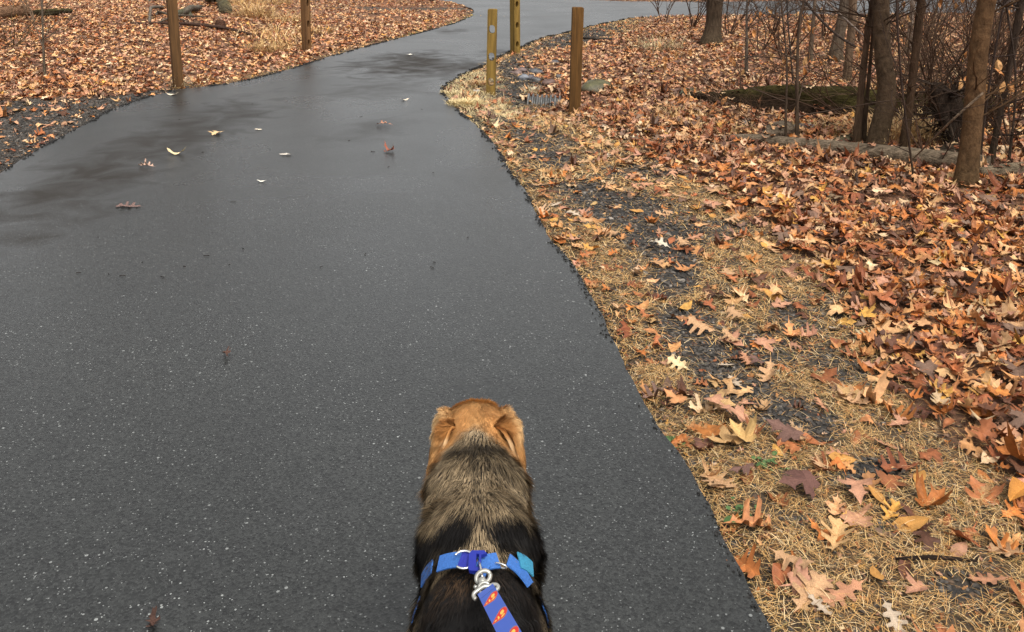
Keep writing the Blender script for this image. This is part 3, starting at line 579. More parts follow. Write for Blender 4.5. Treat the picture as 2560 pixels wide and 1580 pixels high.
log('stick', [gp(2240, 1410, .012), gp(2330, 1405, .015), gp(2440, 1412, .01)], [.004, .005, .003], (.03, .02, .015), 'thin black twig lying on the grass near the bottom right corner', 'stick', n=7, step=.02)
log('stick', [gp(2130, 395, .02), gp(2150, 500, .03)], [.01, .008], (.08, .05, .035), 'straight brown stick pointing from the grey log toward the path', 'stick', n=7)
log('stick', [gp(2400, 95, .02), gp(2200, 470, .02)] if 0 else [gp(2262, 425, .02), PY(2380, 300, 4.9), PY(2458, 232, 4.9)], [.004, .006, .006], (.17, .12, .08), 'pale bare stick leaning up against the trunk at the right edge', 'stick', n=8)
g = Geo()
for o in [q for q in bpy.data.objects if q.name.startswith(('mossy_log', 'fallen_log', 'rock'))]:
    V = np.array([tuple(o.location+v.co) for v in o.data.vertices]); nn = np.array([tuple(v.normal) for v in o.data.vertices]); k = np.where(nn[:, 2] > .55)[0]
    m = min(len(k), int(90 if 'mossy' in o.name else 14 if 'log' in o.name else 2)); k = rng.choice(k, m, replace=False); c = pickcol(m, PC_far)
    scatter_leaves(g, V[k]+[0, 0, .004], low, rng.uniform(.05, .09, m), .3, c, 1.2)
tag(g.build('leaves_on_wood', M_leaf), 'brown leaves lying on top of the fallen logs and stones', 'fallen leaves', kind='stuff')
for (a_, b_, c_, l_) in [((372, 52), (470, 20), (505, 4), 'thin grey fallen branch slanting up behind the tall left post'), ((385, 66), (440, 56), (520, 50), 'low thin fallen branch right above the long dark stick'), ((350, 30), (410, 50), (470, 62), 'thin forked fallen branch crossing below the arching one'), ((470, 10), (530, 24), (600, 20), 'thin grey branch lying against the lichen covered trunk')]:
    log('broken_branch', [gp(*a_, .03), gp(*b_, .12), gp(*c_, .05)], [.012, .02, .012], (.10, .08, .06), l_, 'branch', n=8)
# ================================================================ twigs, trees, shrubs
def grow(geo, p, d, L, r, depth, col, pr, tips=None, bend=.25, up=.15):
    n = max(3, int(L/.09)); pts = [p]; dd = d/np.linalg.norm(d)
    for i in range(n):
        dd = dd+pr.normal(0, bend*.35, 3)+np.array([0, 0, up*.1]); dd /= np.linalg.norm(dd); pts.append(pts[-1]+dd*L/n)
    pts = np.array(pts); rad = np.linspace(r, r*.45, n+1)
    V, F3, F4 = tube(pts, rad, 5 if r > .006 else 4, cap=False); geo.add(V, None, F4, np.array(col)*pr.uniform(.7, 1.3))
    if depth > 0:
        for k in range(pr.integers(3, 6)):
            i = pr.integers(max(1, n//4), n+1); ax = pr.normal(0, 1, 3); nd = (pts[i]-pts[i-1]); nd /= np.linalg.norm(nd); nd = nd+.85*ax/np.linalg.norm(ax)+np.array([0, 0, .15])
            grow(geo, pts[i], nd, L*pr.uniform(.35, .65), rad[min(i, n)]*.6, depth-1, col, pr, tips, bend, up)
    elif tips is not None: tips.append((pts[-1], dd)); tips.append((pts[n//2], dd))
def tree(name, img, col, label, cat='tree', base=None, m=None, top=5.5, n=14, limbs=4, group=None, rough_=.14, flare=.35, low_twigs=0, seed=0, leaves=0):
    low_twigs = max(low_twigs, 8) if low_twigs else 0
    pr = np.random.default_rng(int(seed*13+len(label)*7+img[0][0]))
    b = base if base is not None else G(img[0][0], img[0][1]); Y0 = b[1]; pts = []; rad = []
    for (px, py, wpx) in img:
        q = PY(px, py, Y0); pts.append(q); rad.append(wpx/2*np.linalg.norm([Y0*1.0])/F)
    pts = np.array(pts); pts[0] = b
    bottom = b-[0, 0, .1]; d = pts[-1]-pts[-2]; d /= np.linalg.norm(d); d = .5*d+.5*np.array([0, 0, 1]); q = pts[-1].copy(); ext = []; r = rad[-1]; er = []
    while q[2] < top: q = q+d*.5; d = d+pr.normal(0, .05, 3); d /= np.linalg.norm(d); r *= .96; ext.append(q.copy()); er.append(r)
    allp = np.vstack([[bottom], pts]+([ext] if ext else [])); ar = np.array([rad[0]*(1+flare)]+[rad[0]*(1+flare*.55)]+rad[1:]+er)
    a = resample(np.c_[allp, ar], .06 if rad[0] > .02 else .1); hz = a[:, 2]-b[2]; a[:, 3] *= 1+flare*.5*np.exp(-np.clip(hz, 0, 9)/.12)
    V, F3, F4 = tube(a[:, :3], a[:, 3], n, noise=rough_*2, nsc=1.6, seed=int(img[0][0]))
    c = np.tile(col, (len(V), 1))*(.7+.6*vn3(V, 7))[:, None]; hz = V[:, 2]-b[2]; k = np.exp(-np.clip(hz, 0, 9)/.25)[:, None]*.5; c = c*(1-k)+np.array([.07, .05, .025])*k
    e = empty(name, tuple(b), label, cat, group)
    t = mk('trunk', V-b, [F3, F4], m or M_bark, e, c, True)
    g = Geo(); tips = []
    for k in range(limbs):
        i = int(len(a)*pr.uniform(.45, .98)); dd = pr.normal(0, 1, 3); dd[2] = abs(dd[2])*.4+.4; grow(g, a[i, :3]-b, dd, min(1.6, a[i, 3]*30+.4), a[i, 3]*.5, 1, np.array(col)*.8, pr)
    if g.n: g.build('crown', M_twig, e)
    g = Geo()
    for k in range(low_twigs):
        zz = pr.uniform(.15, 1.35)+b[2]; i = int(np.argmin(abs(a[:, 2]-zz))); dd = pr.normal(0, 1, 3); dd[2] = abs(dd[2])*.3+.25; grow(g, a[i, :3]-b, dd, pr.uniform(.25, .7), min(.006, a[i, 3]*.5), 1, np.array(col)*.7, pr, tips)
    if g.n: g.build('side_twigs', M_twig, e)
    if leaves and tips:
        g = Geo(); P = np.array([tips[i % len(tips)][0] for i in range(leaves)])+pr.normal(0, .03, (leaves, 3)); add_hanging(g, P, pr); g.build('clinging_leaves', M_leaf, e)
    return e
def add_hanging(g, P, pr, size=(.05, .085)):
    global rng
    keep = rng; rng = pr; n = len(P); L = leafverts(beech, n, pr.uniform(*size, n), 1.2); Rm = rots(n, .5); rng = keep
    X90 = np.array([(1, 0, 0), (0, 0, 1.), (0, -1, 0)]); L = L @ X90.T; W = np.einsum('nij,nvj->nvi', Rm, L)+P[:, None]
    c = np.array([(.50, .22, .07), (.42, .17, .05), (.55, .30, .12)])[pr.integers(0, 3, n)]*pr.uniform(.7, 1.15, (n, 1)); nv = L.shape[1]
    g.add(W.reshape(-1, 3), (beech[1][None]+(np.arange(n)*nv)[:, None, None]).reshape(-1, 3), None, np.repeat(c, nv, 0))
DK = (.062, .036, .021); GB = (.070, .046, .028); WB = (.098, .054, .026)
tree('tree', [(1777, 108, 60), (1782, 80, 48), (1785, 40, 44), (1787, 0, 43)], (.065, .045, .03), 'thick dark rough barked tree standing near the far road', n=22, rough_=.2, flare=.3, low_twigs=6)
tree('tree', [(2187, 379, 52), (2203, 310, 50), (2221, 240, 50), (2219, 200, 46), (2207, 150, 42), (2204, 60, 40), (2203, 0, 40)], GB, 'thick grey brown tree with a kinked trunk behind the grey log', n=22, m=M_smooth, low_twigs=10, flare=.15)
tree('tree', [(2412, 462, 48), (2420, 400, 46), (2432, 300, 44), (2440, 200, 42), (2450, 90, 40), (2468, 0, 38)], WB, 'nearest brown leaning tree trunk at the right, in front of the grey log', n=22, m=M_smooth, low_twigs=7, flare=.25)
tree('tree', [(2258, 386, 25), (2266, 320, 24), (2282, 200, 22), (2293, 90, 22), (2304, 0, 21)], DK, 'slim dark tree leaning right just beside the kinked tree', low_twigs=10)
tree('tree', [(2474, 412, 14), (2490, 340, 13), (2510, 240, 14), (2528, 150, 15), (2548, 40, 18), (2556, 0, 18)], (.05, .034, .025), 'dark slanting tree at the far right edge of the picture', low_twigs=8)
tree('tree', [(2086, 151, 30), (2094, 100, 26), (2108, 40, 25), (2114, 0, 25)], (.10, .075, .055), 'stout leaning brown tree far back between the saplings and the kinked tree', low_twigs=6)
tree('tree', [(2116, 208, 16), (2122, 140, 18), (2130, 60, 18), (2132, 0, 18)], (.13, .085, .055), 'straight brown tree of middle size left of the kinked tree', low_twigs=7)
tree('tree', [(2024, 160, 11), (2030, 90, 9), (2038, 0, 8)], (.12, .085, .06), 'slender straight tree right of the forked sapling, far back', low_twigs=7)
tree('tree', [(2140, 369, 18), (2148, 280, 17), (2158, 180, 15), (2170, 80, 13), (2182, 0, 12)], (.09, .055, .035), 'left one of two thin dark stems growing beside the kinked tree', low_twigs=8)
tree('tree', [(2156, 367, 13), (2163, 280, 11), (2174, 180, 9), (2184, 60, 8), (2190, 0, 8)], (.08, .05, .033), 'right one of two thin dark stems growing beside the kinked tree', low_twigs=5, n=8)
tree('tree', [(2268, 140, 14), (2278, 60, 13), (2284, 0, 13)], (.19, .15, .12), 'pale slim tree standing far back behind the slim dark tree')
tree('sapling', [(1866, 191, 8), (1867, 110, 7), (1866, 50, 6), (1868, 0, 5)], (.10, .08, .065), 'upright grey sapling with orange leaves left of the forked saplings', 'sapling', n=8, low_twigs=5, leaves=16, top=2.2)
tree('sapling', [(1994, 363, 11), (1992, 260, 9), (1995, 160, 8), (1992, 62, 7), (2006, 20, 5), (2011, 0, 4)], (.075, .05, .035), 'brown sapling that forks near its top, right one of the pair', 'sapling', n=8, low_twigs=5, top=2, leaves=5)
tree('sapling', [(1966, 360, 7), (1962, 300, 6), (1970, 190, 6), (1965, 90, 5), (1952, 30, 4), (1950, 0, 4)], (.08, .055, .04), 'thin wavy brown sapling, left one of the pair', 'sapling', n=8, low_twigs=6, top=2, leaves=5)
tree('sapling', [(1988, 250, 5), (1982, 200, 4), (1975, 120, 4), (1966, 0, 4)], (.05, .04, .035), 'very thin dark sapling behind the pair of saplings', 'sapling', n=6, low_twigs=4, top=2)
tree('sapling', [(2292, 460, 5), (2276, 400, 5), (2268, 330, 5), (2252, 200, 5), (2243, 60, 5), (2240, 0, 5)], (.05, .032, .025), 'whip thin dark stem rising in front of the grey log beside the kinked tree', 'sapling', n=6, low_twigs=3, top=2)
tree('sapling', [(112, 196, 6), (108, 120, 5), (106, 40, 4), (105, 0, 4)], (.12, .095, .07), 'thin bare grey sapling standing alone in the leaves at the far left', 'sapling', n=7, low_twigs=6, top=2.2, leaves=3)
tree('sapling', [(2520, 420, 7), (2535, 300, 6), (2545, 200, 6), (2530, 90, 5), (2510, 0, 5)], (.05, .035, .028), 'dark thin bent sapling crossing the slanting tree at the right edge', 'sapling', n=6, low_twigs=6, top=2, leaves=8)
tree('sapling', [(2448, 430, 6), (2460, 300, 6), (2478, 180, 6), (2500, 60, 5), (2512, 0, 5)], (.045, .03, .025), 'dark thin stem rising just right of the nearest leaning trunk', 'sapling', n=6, low_twigs=6, top=2)
def shrub(px, py, h, ns, spread, r0, col, label, group=None, leaves=0, seed=0, depth=2, lean=(0, 0)):
    pr = np.random.default_rng(int(px*3+py+seed)); b = G(px, py); e = empty('bare_shrub', tuple(b), label, 'shrub', group); g = Geo(); tips = []
    for k in range(ns):
        a = pr.uniform(0, 6.28); d = np.array([math.cos(a)*spread+lean[0], math.sin(a)*spread+lean[1], 1.]); grow(g, np.array([math.cos(a), math.sin(a), 0])*.03, d, h*pr.uniform(.6, 1.1), r0*pr.uniform(.7, 1.2), depth, col, pr, tips, .35)
    g.build('stems', M_twig, e)
    if leaves: g2 = Geo(); P = np.array([tips[pr.integers(len(tips))][0] for _ in range(leaves)]); add_hanging(g2, P, pr); g2.build('clinging_leaves', M_leaf, e)
    return e
TH = 'bare shrubs in the thicket'
TW = (.058, .033, .021); TG = (.125, .082, .052)
for (px, py, h, ns, sp, lv) in [(2350, 330, 1.1, 7, .5, 0), (2380, 370, .9, 7, .6, 0), (2320, 260, 1.1, 6, .5, 2), (2400, 240, 1.2, 6, .5, 0), (2480, 330, 1.1, 6, .5, 4), (2520, 280, 1.2, 6, .5, 8), (2540, 380, .9, 6, .6, 5), (2240, 230, 1.1, 5, .5, 0), (2350, 190, 1.2, 6, .5, 0), (2440, 180, 1.2, 6, .5, 0), (2330, 300, .9, 7, .7, 0), (2500, 220, 1.2, 6, .5, 3), (2360, 345, .7, 8, .9, 0), (2545, 170, 1.2, 6, .5, 0), (2290, 330, 1., 7, .6, 2), (2450, 290, 1.2, 7, .6, 3), (2370, 290, 1.2, 7, .7, 2), (2410, 350, 1., 7, .7, 0), (2200, 290, 1., 6, .6, 3), (2555, 240, 1.2, 7, .6, 6), (2470, 240, 1.2, 7, .6, 3), (2300, 170, 1.2, 7, .6, 3), (2510, 350, 1., 7, .7, 4)]:
    shrub(px, py, h, ns, sp, .007, TW if (px+py) % 3 else TG, 'leafless tangled shrub in the dark thicket around the trunks at the right edge', TH, lv)
for (px, py, h, ns, sp, lv) in [(1660, 60, 1.2, 6, .5, 2), (1730, 70, 1.4, 6, .5, 2), (1820, 90, 1.3, 6, .5, 4), (1930, 90, 1.2, 6, .5, 5), (1900, 130, 1.1, 6, .6, 5), (1960, 150, .9, 6, .6, 5), (2060, 100, 1.2, 6, .5, 2), (2150, 110, 1.2, 6, .5, 2), (2000, 60, 1.2, 6, .5, 3), (2240, 90, 1.2, 6, .5, 0), (2320, 110, 1.2, 6, .5, 2), (2400, 80, 1.3, 6, .5, 0), (2340, 70, 1.3, 6, .5, 0), (2480, 100, 1.2, 6, .5, 2), (1780, 40, 1.2, 6, .5, 0), (2540, 90, 1.2, 6, .5, 0)]:
    shrub(px, py, h, ns, sp, .009, TG if (px+py) % 2 else TW, 'thin wispy leafless shrub growing between the trees and the far road', 'wispy shrubs before the far road', lv)
shrub(1850, 250, .65, 5, .8, .006, TW, 'low beech seedling with orange leaves beside the left part of the mossy log', leaves=26)
shrub(1960, 245, .7, 5, .8, .006, TW, 'beech seedling with orange leaves behind the mossy log near the saplings', leaves=14)
shrub(2100, 240, .7, 5, .6, .006, TW, 'small seedling with a few orange leaves left of the kinked tree', leaves=9)
shrub(2560, 430, .8, 5, .5, .006, TW, 'seedling with a big orange leaf cluster at the right edge by the grey log', leaves=12, lean=(-.3, 0))
shrub(1890, 330, .6, 4, .9, .005, TG, 'low bare shrub reaching over the tip of the grey log', leaves=4)
shrub(2130, 300, .9, 6, .8, .006, TW, 'bare twiggy shrub with long arching rods left of the kinked tree', lean=(-.7, 0), depth=1)
shrub(2215, 300, 1.0, 5, .9, .005, TG, 'pale arching rods crossing in front of the kinked tree', lean=(.4, -.2), depth=1)
shrub(2330, 420, .5, 4, .6, .005, TW, 'small dark bare shrub standing in front of the grey log', depth=1)
shrub(90, 60, .9, 6, .7, .008, TG, 'bare bush beside the logs in the top left corner')
shrub(30, 120, .6, 6, .8, .006, (.09, .07, .04), 'low bare bush at the left edge above the gravel shoulder')
# surrounding bare forest out of view, added to darken reflections and shade the woods
def forest():
    pr = np.random.default_rng(77); g = Geo(); spots = []
    for k in range(46): spots.append((pr.uniform(-34, -9) if k % 2 else pr.uniform(9, 36), pr.uniform(27, 48)))
    for k in range(24): spots.append((pr.uniform(13, 26), pr.uniform(-2, 24)))
    for k in range(16): spots.append((pr.uniform(-26, -14), pr.uniform(2, 24)))
    for k in range(8): spots.append((pr.uniform(5, 14), pr.uniform(-9, -3)))
    for (x, y) in spots:
        h = pr.uniform(10, 15); b = np.array([x, y, -.2]); r = pr.uniform(.12, .24); q = resample(np.array([(x, y, -.2, r*1.3), (x, y, 1, r), (x+pr.normal(0, .3), y+pr.normal(0, .3), h*.5, r*.7), (x+pr.normal(0, .8), y+pr.normal(0, .8), h, r*.15)]), .8); V, F3, F4 = tube(q[:, :3], q[:, 3], 7); g.add(V, F3, F4, (.07, .055, .042))
        for m in range(16):
            t = pr.uniform(.3, .98); p = np.array([np.interp(t, np.linspace(0, 1, len(q)), q[:, c]) for c in range(3)]); d = pr.normal(0, 1, 3); d[2] = abs(d[2])*.5+.3; d /= np.linalg.norm(d); L = h*pr.uniform(.15, .3)*(1.2-t*.6); pts = np.array([p, p+d*L*.5+[0, 0, .1], p+d*L+[0, 0, .5]]); V, F3, F4 = tube(pts, [r*.35*(1.1-t), r*.2*(1.1-t), .01], 4, cap=False); g.add(V, None, F4, (.07, .055, .045))
            for w_ in range(9):
                s_ = pts[0]+(pts[2]-pts[0])*pr.uniform(.2, 1); e = pr.normal(0, .5, 3)+d*.5+[0, 0, .3]; V, F3, F4 = tube(np.array([s_, s_+e*.6, s_+e*1.3]), [.02, .013, .005], 3, cap=False); g.add(V, None, F4, (.08, .06, .05))
    tag(g.build('forest', M_twig), 'leafless forest out of view around the clearing and beyond the road, added for shade', 'forest', kind='stuff')
forest()
# root mass in the thicket
def rootmass():
    b = G(2375, 372); pr = np.random.default_rng(5); e = empty('uprooted_stump', tuple(b), 'dark uprooted stump with torn roots in the thicket behind the nearest leaning trunk', 'stump')
    q = resample(np.array([(0, 0, -.1, .09), (.02, 0, .12, .07), (-.05, .05, .30, .08), (-.12, .05, .46, .03)]), .04); V, F3, F4 = tube(q[:, :3], q[:, 3], 18, noise=1.1, nsc=5, seed=3); mk('trunk', V, [F3, F4], M_bark, e, np.tile((.030, .020, .014), (len(V), 1)), True)
    g = Geo()
    for k in range(34): d = pr.normal(0, 1, 3); d[2] = d[2]*.7+.2; grow(g, np.array([-.03, 0, pr.uniform(.05, .42)]), d, pr.uniform(.15, .4), .011, 1, (.04, .028, .02), pr)
    g.build('roots', M_twig, e)
rootmass()
# long sloping branch across the view at the right
log('leaning_branch', [PY(1985, -30, 7.4), PY(2060, 60, 7.3), PY(2100, 95, 7.2), PY(2155, 125, 7.1)], [.012, .012, .011, .01], (.06, .042, .033), 'dark branch slanting down from the top toward the two thin stems', 'branch', n=7)
log('leaning_branch', [PY(2030, -30, 7.6), PY(2110, 45, 7.5), PY(2160, 90, 7.4)], [.008, .008, .007], (.22, .17, .14), 'thin pale branch slanting down beside the dark slanting branch', 'branch', n=7)
# tall tan grass tufts on the left bank and by the posts
def tuft(px, py, nb, h, spread, col, label):
    pr = rng; b = G(px, py); n = nb; a = pr.uniform(0, 6.28, n); r = spread*1.3*np.sqrt(pr.random(n))*pr.random(n)**.15; x = r*np.cos(a); y = r*np.sin(a)
    ln = h*pr.uniform(.5, 1.1, n); V, F3, F4, C = blades(x, y, 0*x, ln, .004+.0003*b[1]*pr.uniform(.6, 1.3, n), np.clip(pr.uniform(.0, .9, n), 0, 1.4), np.array(col)*pr.uniform(.65, 1.2, (n, 1)), a+pr.normal(0, .7, n))
    o = mk('grass_tuft', V, [F3, F4], M_grass, col=C); o.location = b; return tag(o, label, 'grass tuft')
ST = (.46, .29, .12)
for t in [(1165, 262, 520, .075, .13, (.64, .50, .25), 'pale yellow tuft of dry grass overhanging the path at the near holed post'), (1128, 236, 260, .055, .09, (.62, .50, .28), 'pale tuft of dry grass at the outermost bulge of the path edge'), (1200, 212, 260, .06, .1, (.55, .33, .14), 'orange tan grass tuft right before the near holed post'),
          (668, 128, 300, .2, .25, ST, 'tan grass tuft on the left bank between the two left posts'), (640, 45, 300, .4, .3, ST, 'tall tan grass clump beside the lichen covered trunk'), (600, 22, 300, .4, .3, ST, 'tall tan grass clump behind the lichen covered trunk'), (725, 60, 260, .3, .3, ST, 'tan grass clump left of the slotted post'), (790, 85, 160, .25, .25, ST, 'tan grass clump right behind the slotted post'), (690, 15, 220, .35, .3, ST, 'tan grass clump at the top edge left of the slotted post'),
          (1700, 298, 220, .12, .2, ST, 'tan grass patch in front of the left end of the mossy log'), (1830, 338, 180, .1, .2, ST, 'tan grass patch at the tip of the grey log'), (2050, 330, 240, .12, .22, ST, 'tan grass patch between the mossy log and the forked saplings'), (2240, 345, 350, .3, .25, (.62, .42, .2), 'bright tan grass patch between the kinked tree and slim dark tree'), (2310, 350, 300, .3, .2, (.62, .42, .2), 'bright tan grass patch right of the slim dark tree'), (450, 218, 90, .16, .06, (.5, .4, .25), 'few pale grass stalks at the foot of the tall left post'), (1330, 232, 90, .1, .08, (.6, .52, .35), 'pale dry grass stalks in front of the corrugated pipe'), (1640, 128, 200, .3, .3, (.35, .27, .14), 'dull brown grass patch at the edge of the woods by the far road')]:
    tuft(*t)
for (px, py, lab) in [(1682, 1118, 'small green clover plant at the asphalt edge, upper one'), (1850, 1290, 'small dark green clover plant on the verge, lower one'), (1925, 1170, 'tiny bright green sprig between brown leaves')]:
    b = G(px, py); g = Geo(); pr = np.random.default_rng(px)
    for k in range(16):
        c = np.r_[pr.normal(0, .022, 2), pr.uniform(.008, .022)]; r = pr.uniform(.005, .009); a = np.arange(7)*2*np.pi/7; nrm = pr.normal(0, .35, 2)
        V = np.vstack([c, np.c_[c[0]+r*np.cos(a), c[1]+r*np.sin(a), c[2]+r*(nrm[0]*np.cos(a)+nrm[1]*np.sin(a))]]); g.add(V, [(0, q+1, (q+1) % 7+1) for q in range(7)], None, (.07, .13, .04))
        st, s3, s4 = tube([[c[0]*.4, c[1]*.4, 0], c*[.8, .8, .6], c], .001, 3); g.add(st, s3, s4, (.1, .14, .05))
    o = g.build('clover', M_grass); o.location = b; tag(o, lab, 'plant')
# ================================================================ dog
def DX(y): return -.040-.055*(np.asarray(y)-1.0)
PR = []      # implicit primitives: capsules (a, b, ra, rb) and ellipsoids (centre, radii)
def cap(a, b, ra, rb, k=.03): PR.append(('c', np.array(a, float), np.array(b, float), ra, rb, k))
def ell(c, r, k=.03): PR.append(('e', np.array(c, float), np.array(r, float), 0, 0, k))
ell((0, 1.335, .486), (.072, .022, .062), .02); ell((0, 1.235, .455), (.086, .045, .080), .03); ell((0, 1.00, .365), (.097, .20, .118)); ell((0, .88, .37), (.090, .16, .105)); ell((0, .75, .385), (.082, .12, .095)); ell((0, 1.13, .385), (.082, .11, .105), .04)
cap((0, 1.13, .43), (0, 1.38, .50), .070, .063, .04); cap((0, 1.20, .40), (0, 1.38, .46), .07, .055, .04)
ell((0, 1.455, .520), (.065, .078, .057)); cap((0, 1.49, .49), (0, 1.515, .485), .048, .042, .02); cap((0, 1.52, .49), (0, 1.605, .467), .032, .024, .025)
for s_, fy, hy in ((1, .07, -.05), (-1, -.03, .06)):
    cap((.05*s_, 1.13, .38), (.072*s_, 1.08, .27), .05, .033, .03); cap((.072*s_, 1.08, .27), (.070*s_, 1.09+fy, .13), .03, .019, .02); cap((.070*s_, 1.09+fy, .13), (.070*s_, 1.085+fy, .035), .019, .019, .015); cap((.070*s_, 1.085+fy, .026), (.070*s_, 1.125+fy, .020), .024, .020, .012)
    cap((.05*s_, .75, .37), (.070*s_, .82+hy*.6, .26), .068, .042, .03); cap((.070*s_, .82+hy*.6, .26), (.070*s_, .70+hy, .15), .036, .019, .02); cap((.070*s_, .70+hy, .15), (.070*s_, .715+hy, .035), .019, .018, .015); cap((.070*s_, .715+hy, .026), (.070*s_, .76+hy, .020), .024, .020, .012)
cap((0, .66, .42), (0, .57, .45), .026, .022, .03); cap((0, .57, .45), (0, .49, .53), .022, .018, .02); cap((0, .49, .53), (0, .46, .62), .018, .010, .02)
def sdf(P, off=0.):
    x = P[:, 0]-DX(P[:, 1]); q = np.stack([x, P[:, 1], P[:, 2]], 1); d = np.full(len(q), 9.)
    for t, a, b, ra, rb, k in PR:
        if t == 'c':
            ab = b-a; h = np.clip(((q-a)@ab)/(ab@ab), 0, 1); e = np.linalg.norm(q-a-h[:, None]*ab, axis=1)-(ra+(rb-ra)*h)
        else:
            u = q-a; k0 = np.linalg.norm(u/b, axis=1); k1 = np.linalg.norm(u/(b*b), axis=1)+1e-9; e = k0*(k0-1)/k1
        h = np.clip(.5+.5*(d-e)/k, 0, 1); d = d*(1-h)+e*h-k*h*(1-h)
    return d-off
def sgrad(P):
    e = .002; g = np.stack([sdf(P+np.eye(3)[i]*e)-sdf(P-np.eye(3)[i]*e) for i in range(3)], 1); return g/(np.linalg.norm(g, axis=1)[:, None]+1e-9)
def surfnet(lo, hi, st):
    ax = [np.arange(lo[i], hi[i], st) for i in range(3)]; n = [len(a) for a in ax]; Gx = np.stack(np.meshgrid(*ax, indexing='ij'), -1).reshape(-1, 3)
    f = sdf(Gx).reshape(n); ins = f < 0; c = [m-1 for m in n]; acc = np.zeros(c+[3]); cnt = np.zeros(c)
    cor = [(i, j, k) for i in (0, 1) for j in (0, 1) for k in (0, 1)]
    sl_ = lambda o: f[o[0]:o[0]+c[0], o[1]:o[1]+c[1], o[2]:o[2]+c[2]]
    for a in cor:
        for b in cor:
            if sum(abs(np.array(a)-b)) == 1 and a < b:
                fa, fb = sl_(a), sl_(b); m = (fa < 0) != (fb < 0); t = np.where(m, fa/(fa-fb+1e-12), 0)
                for q in range(3): acc[..., q] += np.where(m, a[q]+(b[q]-a[q])*t, 0)
                cnt += m
    act = cnt > 0; idx = -np.ones(c, int); idx[act] = np.arange(act.sum()); I = np.argwhere(act)
    V = np.array(lo)+st*(I+acc[act]/cnt[act][:, None]); Q = []
    for axn in range(3):
        u, v = (axn+1) % 3, (axn+2) % 3; a = [slice(None)]*3; b = [slice(None)]*3; a[axn] = slice(0, -1); b[axn] = slice(1, None)
        ch = np.argwhere(ins[tuple(a)] != ins[tuple(b)]); ch = ch[(ch[:, u] > 0) & (ch[:, v] > 0) & (ch[:, u] < n[u]-1) & (ch[:, v] < n[v]-1)]
        du = np.eye(3, dtype=int)[u]; dv = np.eye(3, dtype=int)[v]; g = lambda p: idx[p[:, 0], p[:, 1], p[:, 2]]
        q = np.stack([g(ch-du-dv), g(ch-dv), g(ch), g(ch-du)], 1); flip = ~ins[ch[:, 0], ch[:, 1], ch[:, 2]]; q[flip] = q[flip][:, ::-1]; Q.append(q)
    return V, np.concatenate(Q)
DV, DQ = surfnet((-.22, .42, -.02), (.16, 1.63, .67), .0075)
ORG = np.array([.92, .42, .13])*.62
def furcol(P, j):           # coat colour by place on the body; j = per-strand random 0..1
    x = P[:, 0]-DX(P[:, 1]); y = P[:, 1]; z = P[:, 2]; n = len(P); ax = np.abs(x); f1 = (vn3(P*[1, .5, 1], 30, 5)-.5); f2 = (vn3(P, 90, 9)-.5)
    tan = np.array([.33, .245, .145]); agl = tan*(.75+.6*j[:, None]); dark = np.array([.0085, .0075, .007])
    org = np.array([.66, .33, .115])*(.62+.55*j[:, None])*(1+1.1*f1[:, None]); orl = np.array([.72, .43, .17])*(.8+.25*j[:, None])
    c = np.tile(dark, (n, 1))*(.6+.9*j[:, None])
    # grey tan neck with dark-tipped hair
    neck = sm(1.203, 1.223, y+.012*f1*4-np.clip(.53-z, 0, .2)*1.0)*1.; ag = np.where(j[:, None] < .30, dark*1.6, agl); c = c*(1-neck[:, None])+ag*neck[:, None]
    # dark crease patches over the nape
    cr = np.exp(-((y-1.345-.02*f1)/.018)**2-(x/.028)**2)+.8*np.exp(-((y-1.32)/.012)**2-((x-.03)/.03)**2)+.7*np.exp(-((y-1.355)/.01)**2-((ax-.03)/.022)**2)+.55*np.exp(-(x/.006)**2)*(y > 1.1)*(y < 1.38)
    c = c*(1-np.clip(cr, 0, 1)[:, None]*.8)+dark*np.clip(cr, 0, 1)[:, None]*.8
    # tan wedge behind the black band, in front of the harness
    wd = sm(.012, -.012, ax-(1.208-y)*1.0-.004-f1*.06)*sm(1.135, 1.15, y)*(y < 1.215); wd2 = np.clip(wd*1.5, 0, 1)*(j > .30); c = c*(1-wd2[:, None])+agl*1.05*wd2[:, None]
    lw = np.exp(-((ax-.075)/.02)**2-((y-1.17)/.02)**2)*.7*(j > .5); c = c*(1-lw[:, None])+agl*.8*lw[:, None]
    bh = np.exp(-((y-1.115)/.022)**2-((x+.03)/.05)**2)*.5*(j > .55); c = c*(1-bh[:, None])+np.array([.15, .085, .04])*bh[:, None]
    # flanks and legs
    leg = sm(.36, .26, z)*(y < 1.3); c = c*(1-leg[:, None])+org*.8*leg[:, None]
    fl = sm(.075, .1, ax)*sm(.46, .40, z)*(y < 1.25)*(j > .4)*.7; c = c*(1-fl[:, None])+agl*.8*fl[:, None]
    # head
    hd = sm(-.012, .014, y-1.385-ax*(-.35)+.02*f1-.03*np.exp(-(x/.03)**2)); c = c*(1-hd[:, None])+org*hd[:, None]
    mid = np.exp(-(x/.018)**2)*sm(1.47, 1.41, y)*hd*.5; c = c*(1-mid[:, None])+np.array([.22, .13, .055])*(.6+.8*j[:, None])*mid[:, None]
    br = sm(1.455, 1.50, y)*.85; c = c*(1-br[:, None])+orl*br[:, None]
    wm = sm(1.56, 1.59, y)*sm(.475, .455, z); c = c*(1-wm[:, None])+np.array([.6, .5, .4])*wm[:, None]
    return np.clip(c, .005, .85)
BASE = np.array([float(DX(1.0)), 1.0, 0.])
dog = empty('dog', tuple(BASE), 'dog seen from behind with orange head, grey tan neck and black back', 'dog')
rj = rng.random(len(DV)); body = mk('body', DV-BASE, DQ, M_skin, dog, furcol(DV, rj*.4+.3)*np.where(DV[:, 1:2] > 1.46, 1.25, np.where(DV[:, 1:2] > 1.38, 1.0, .7)), True)
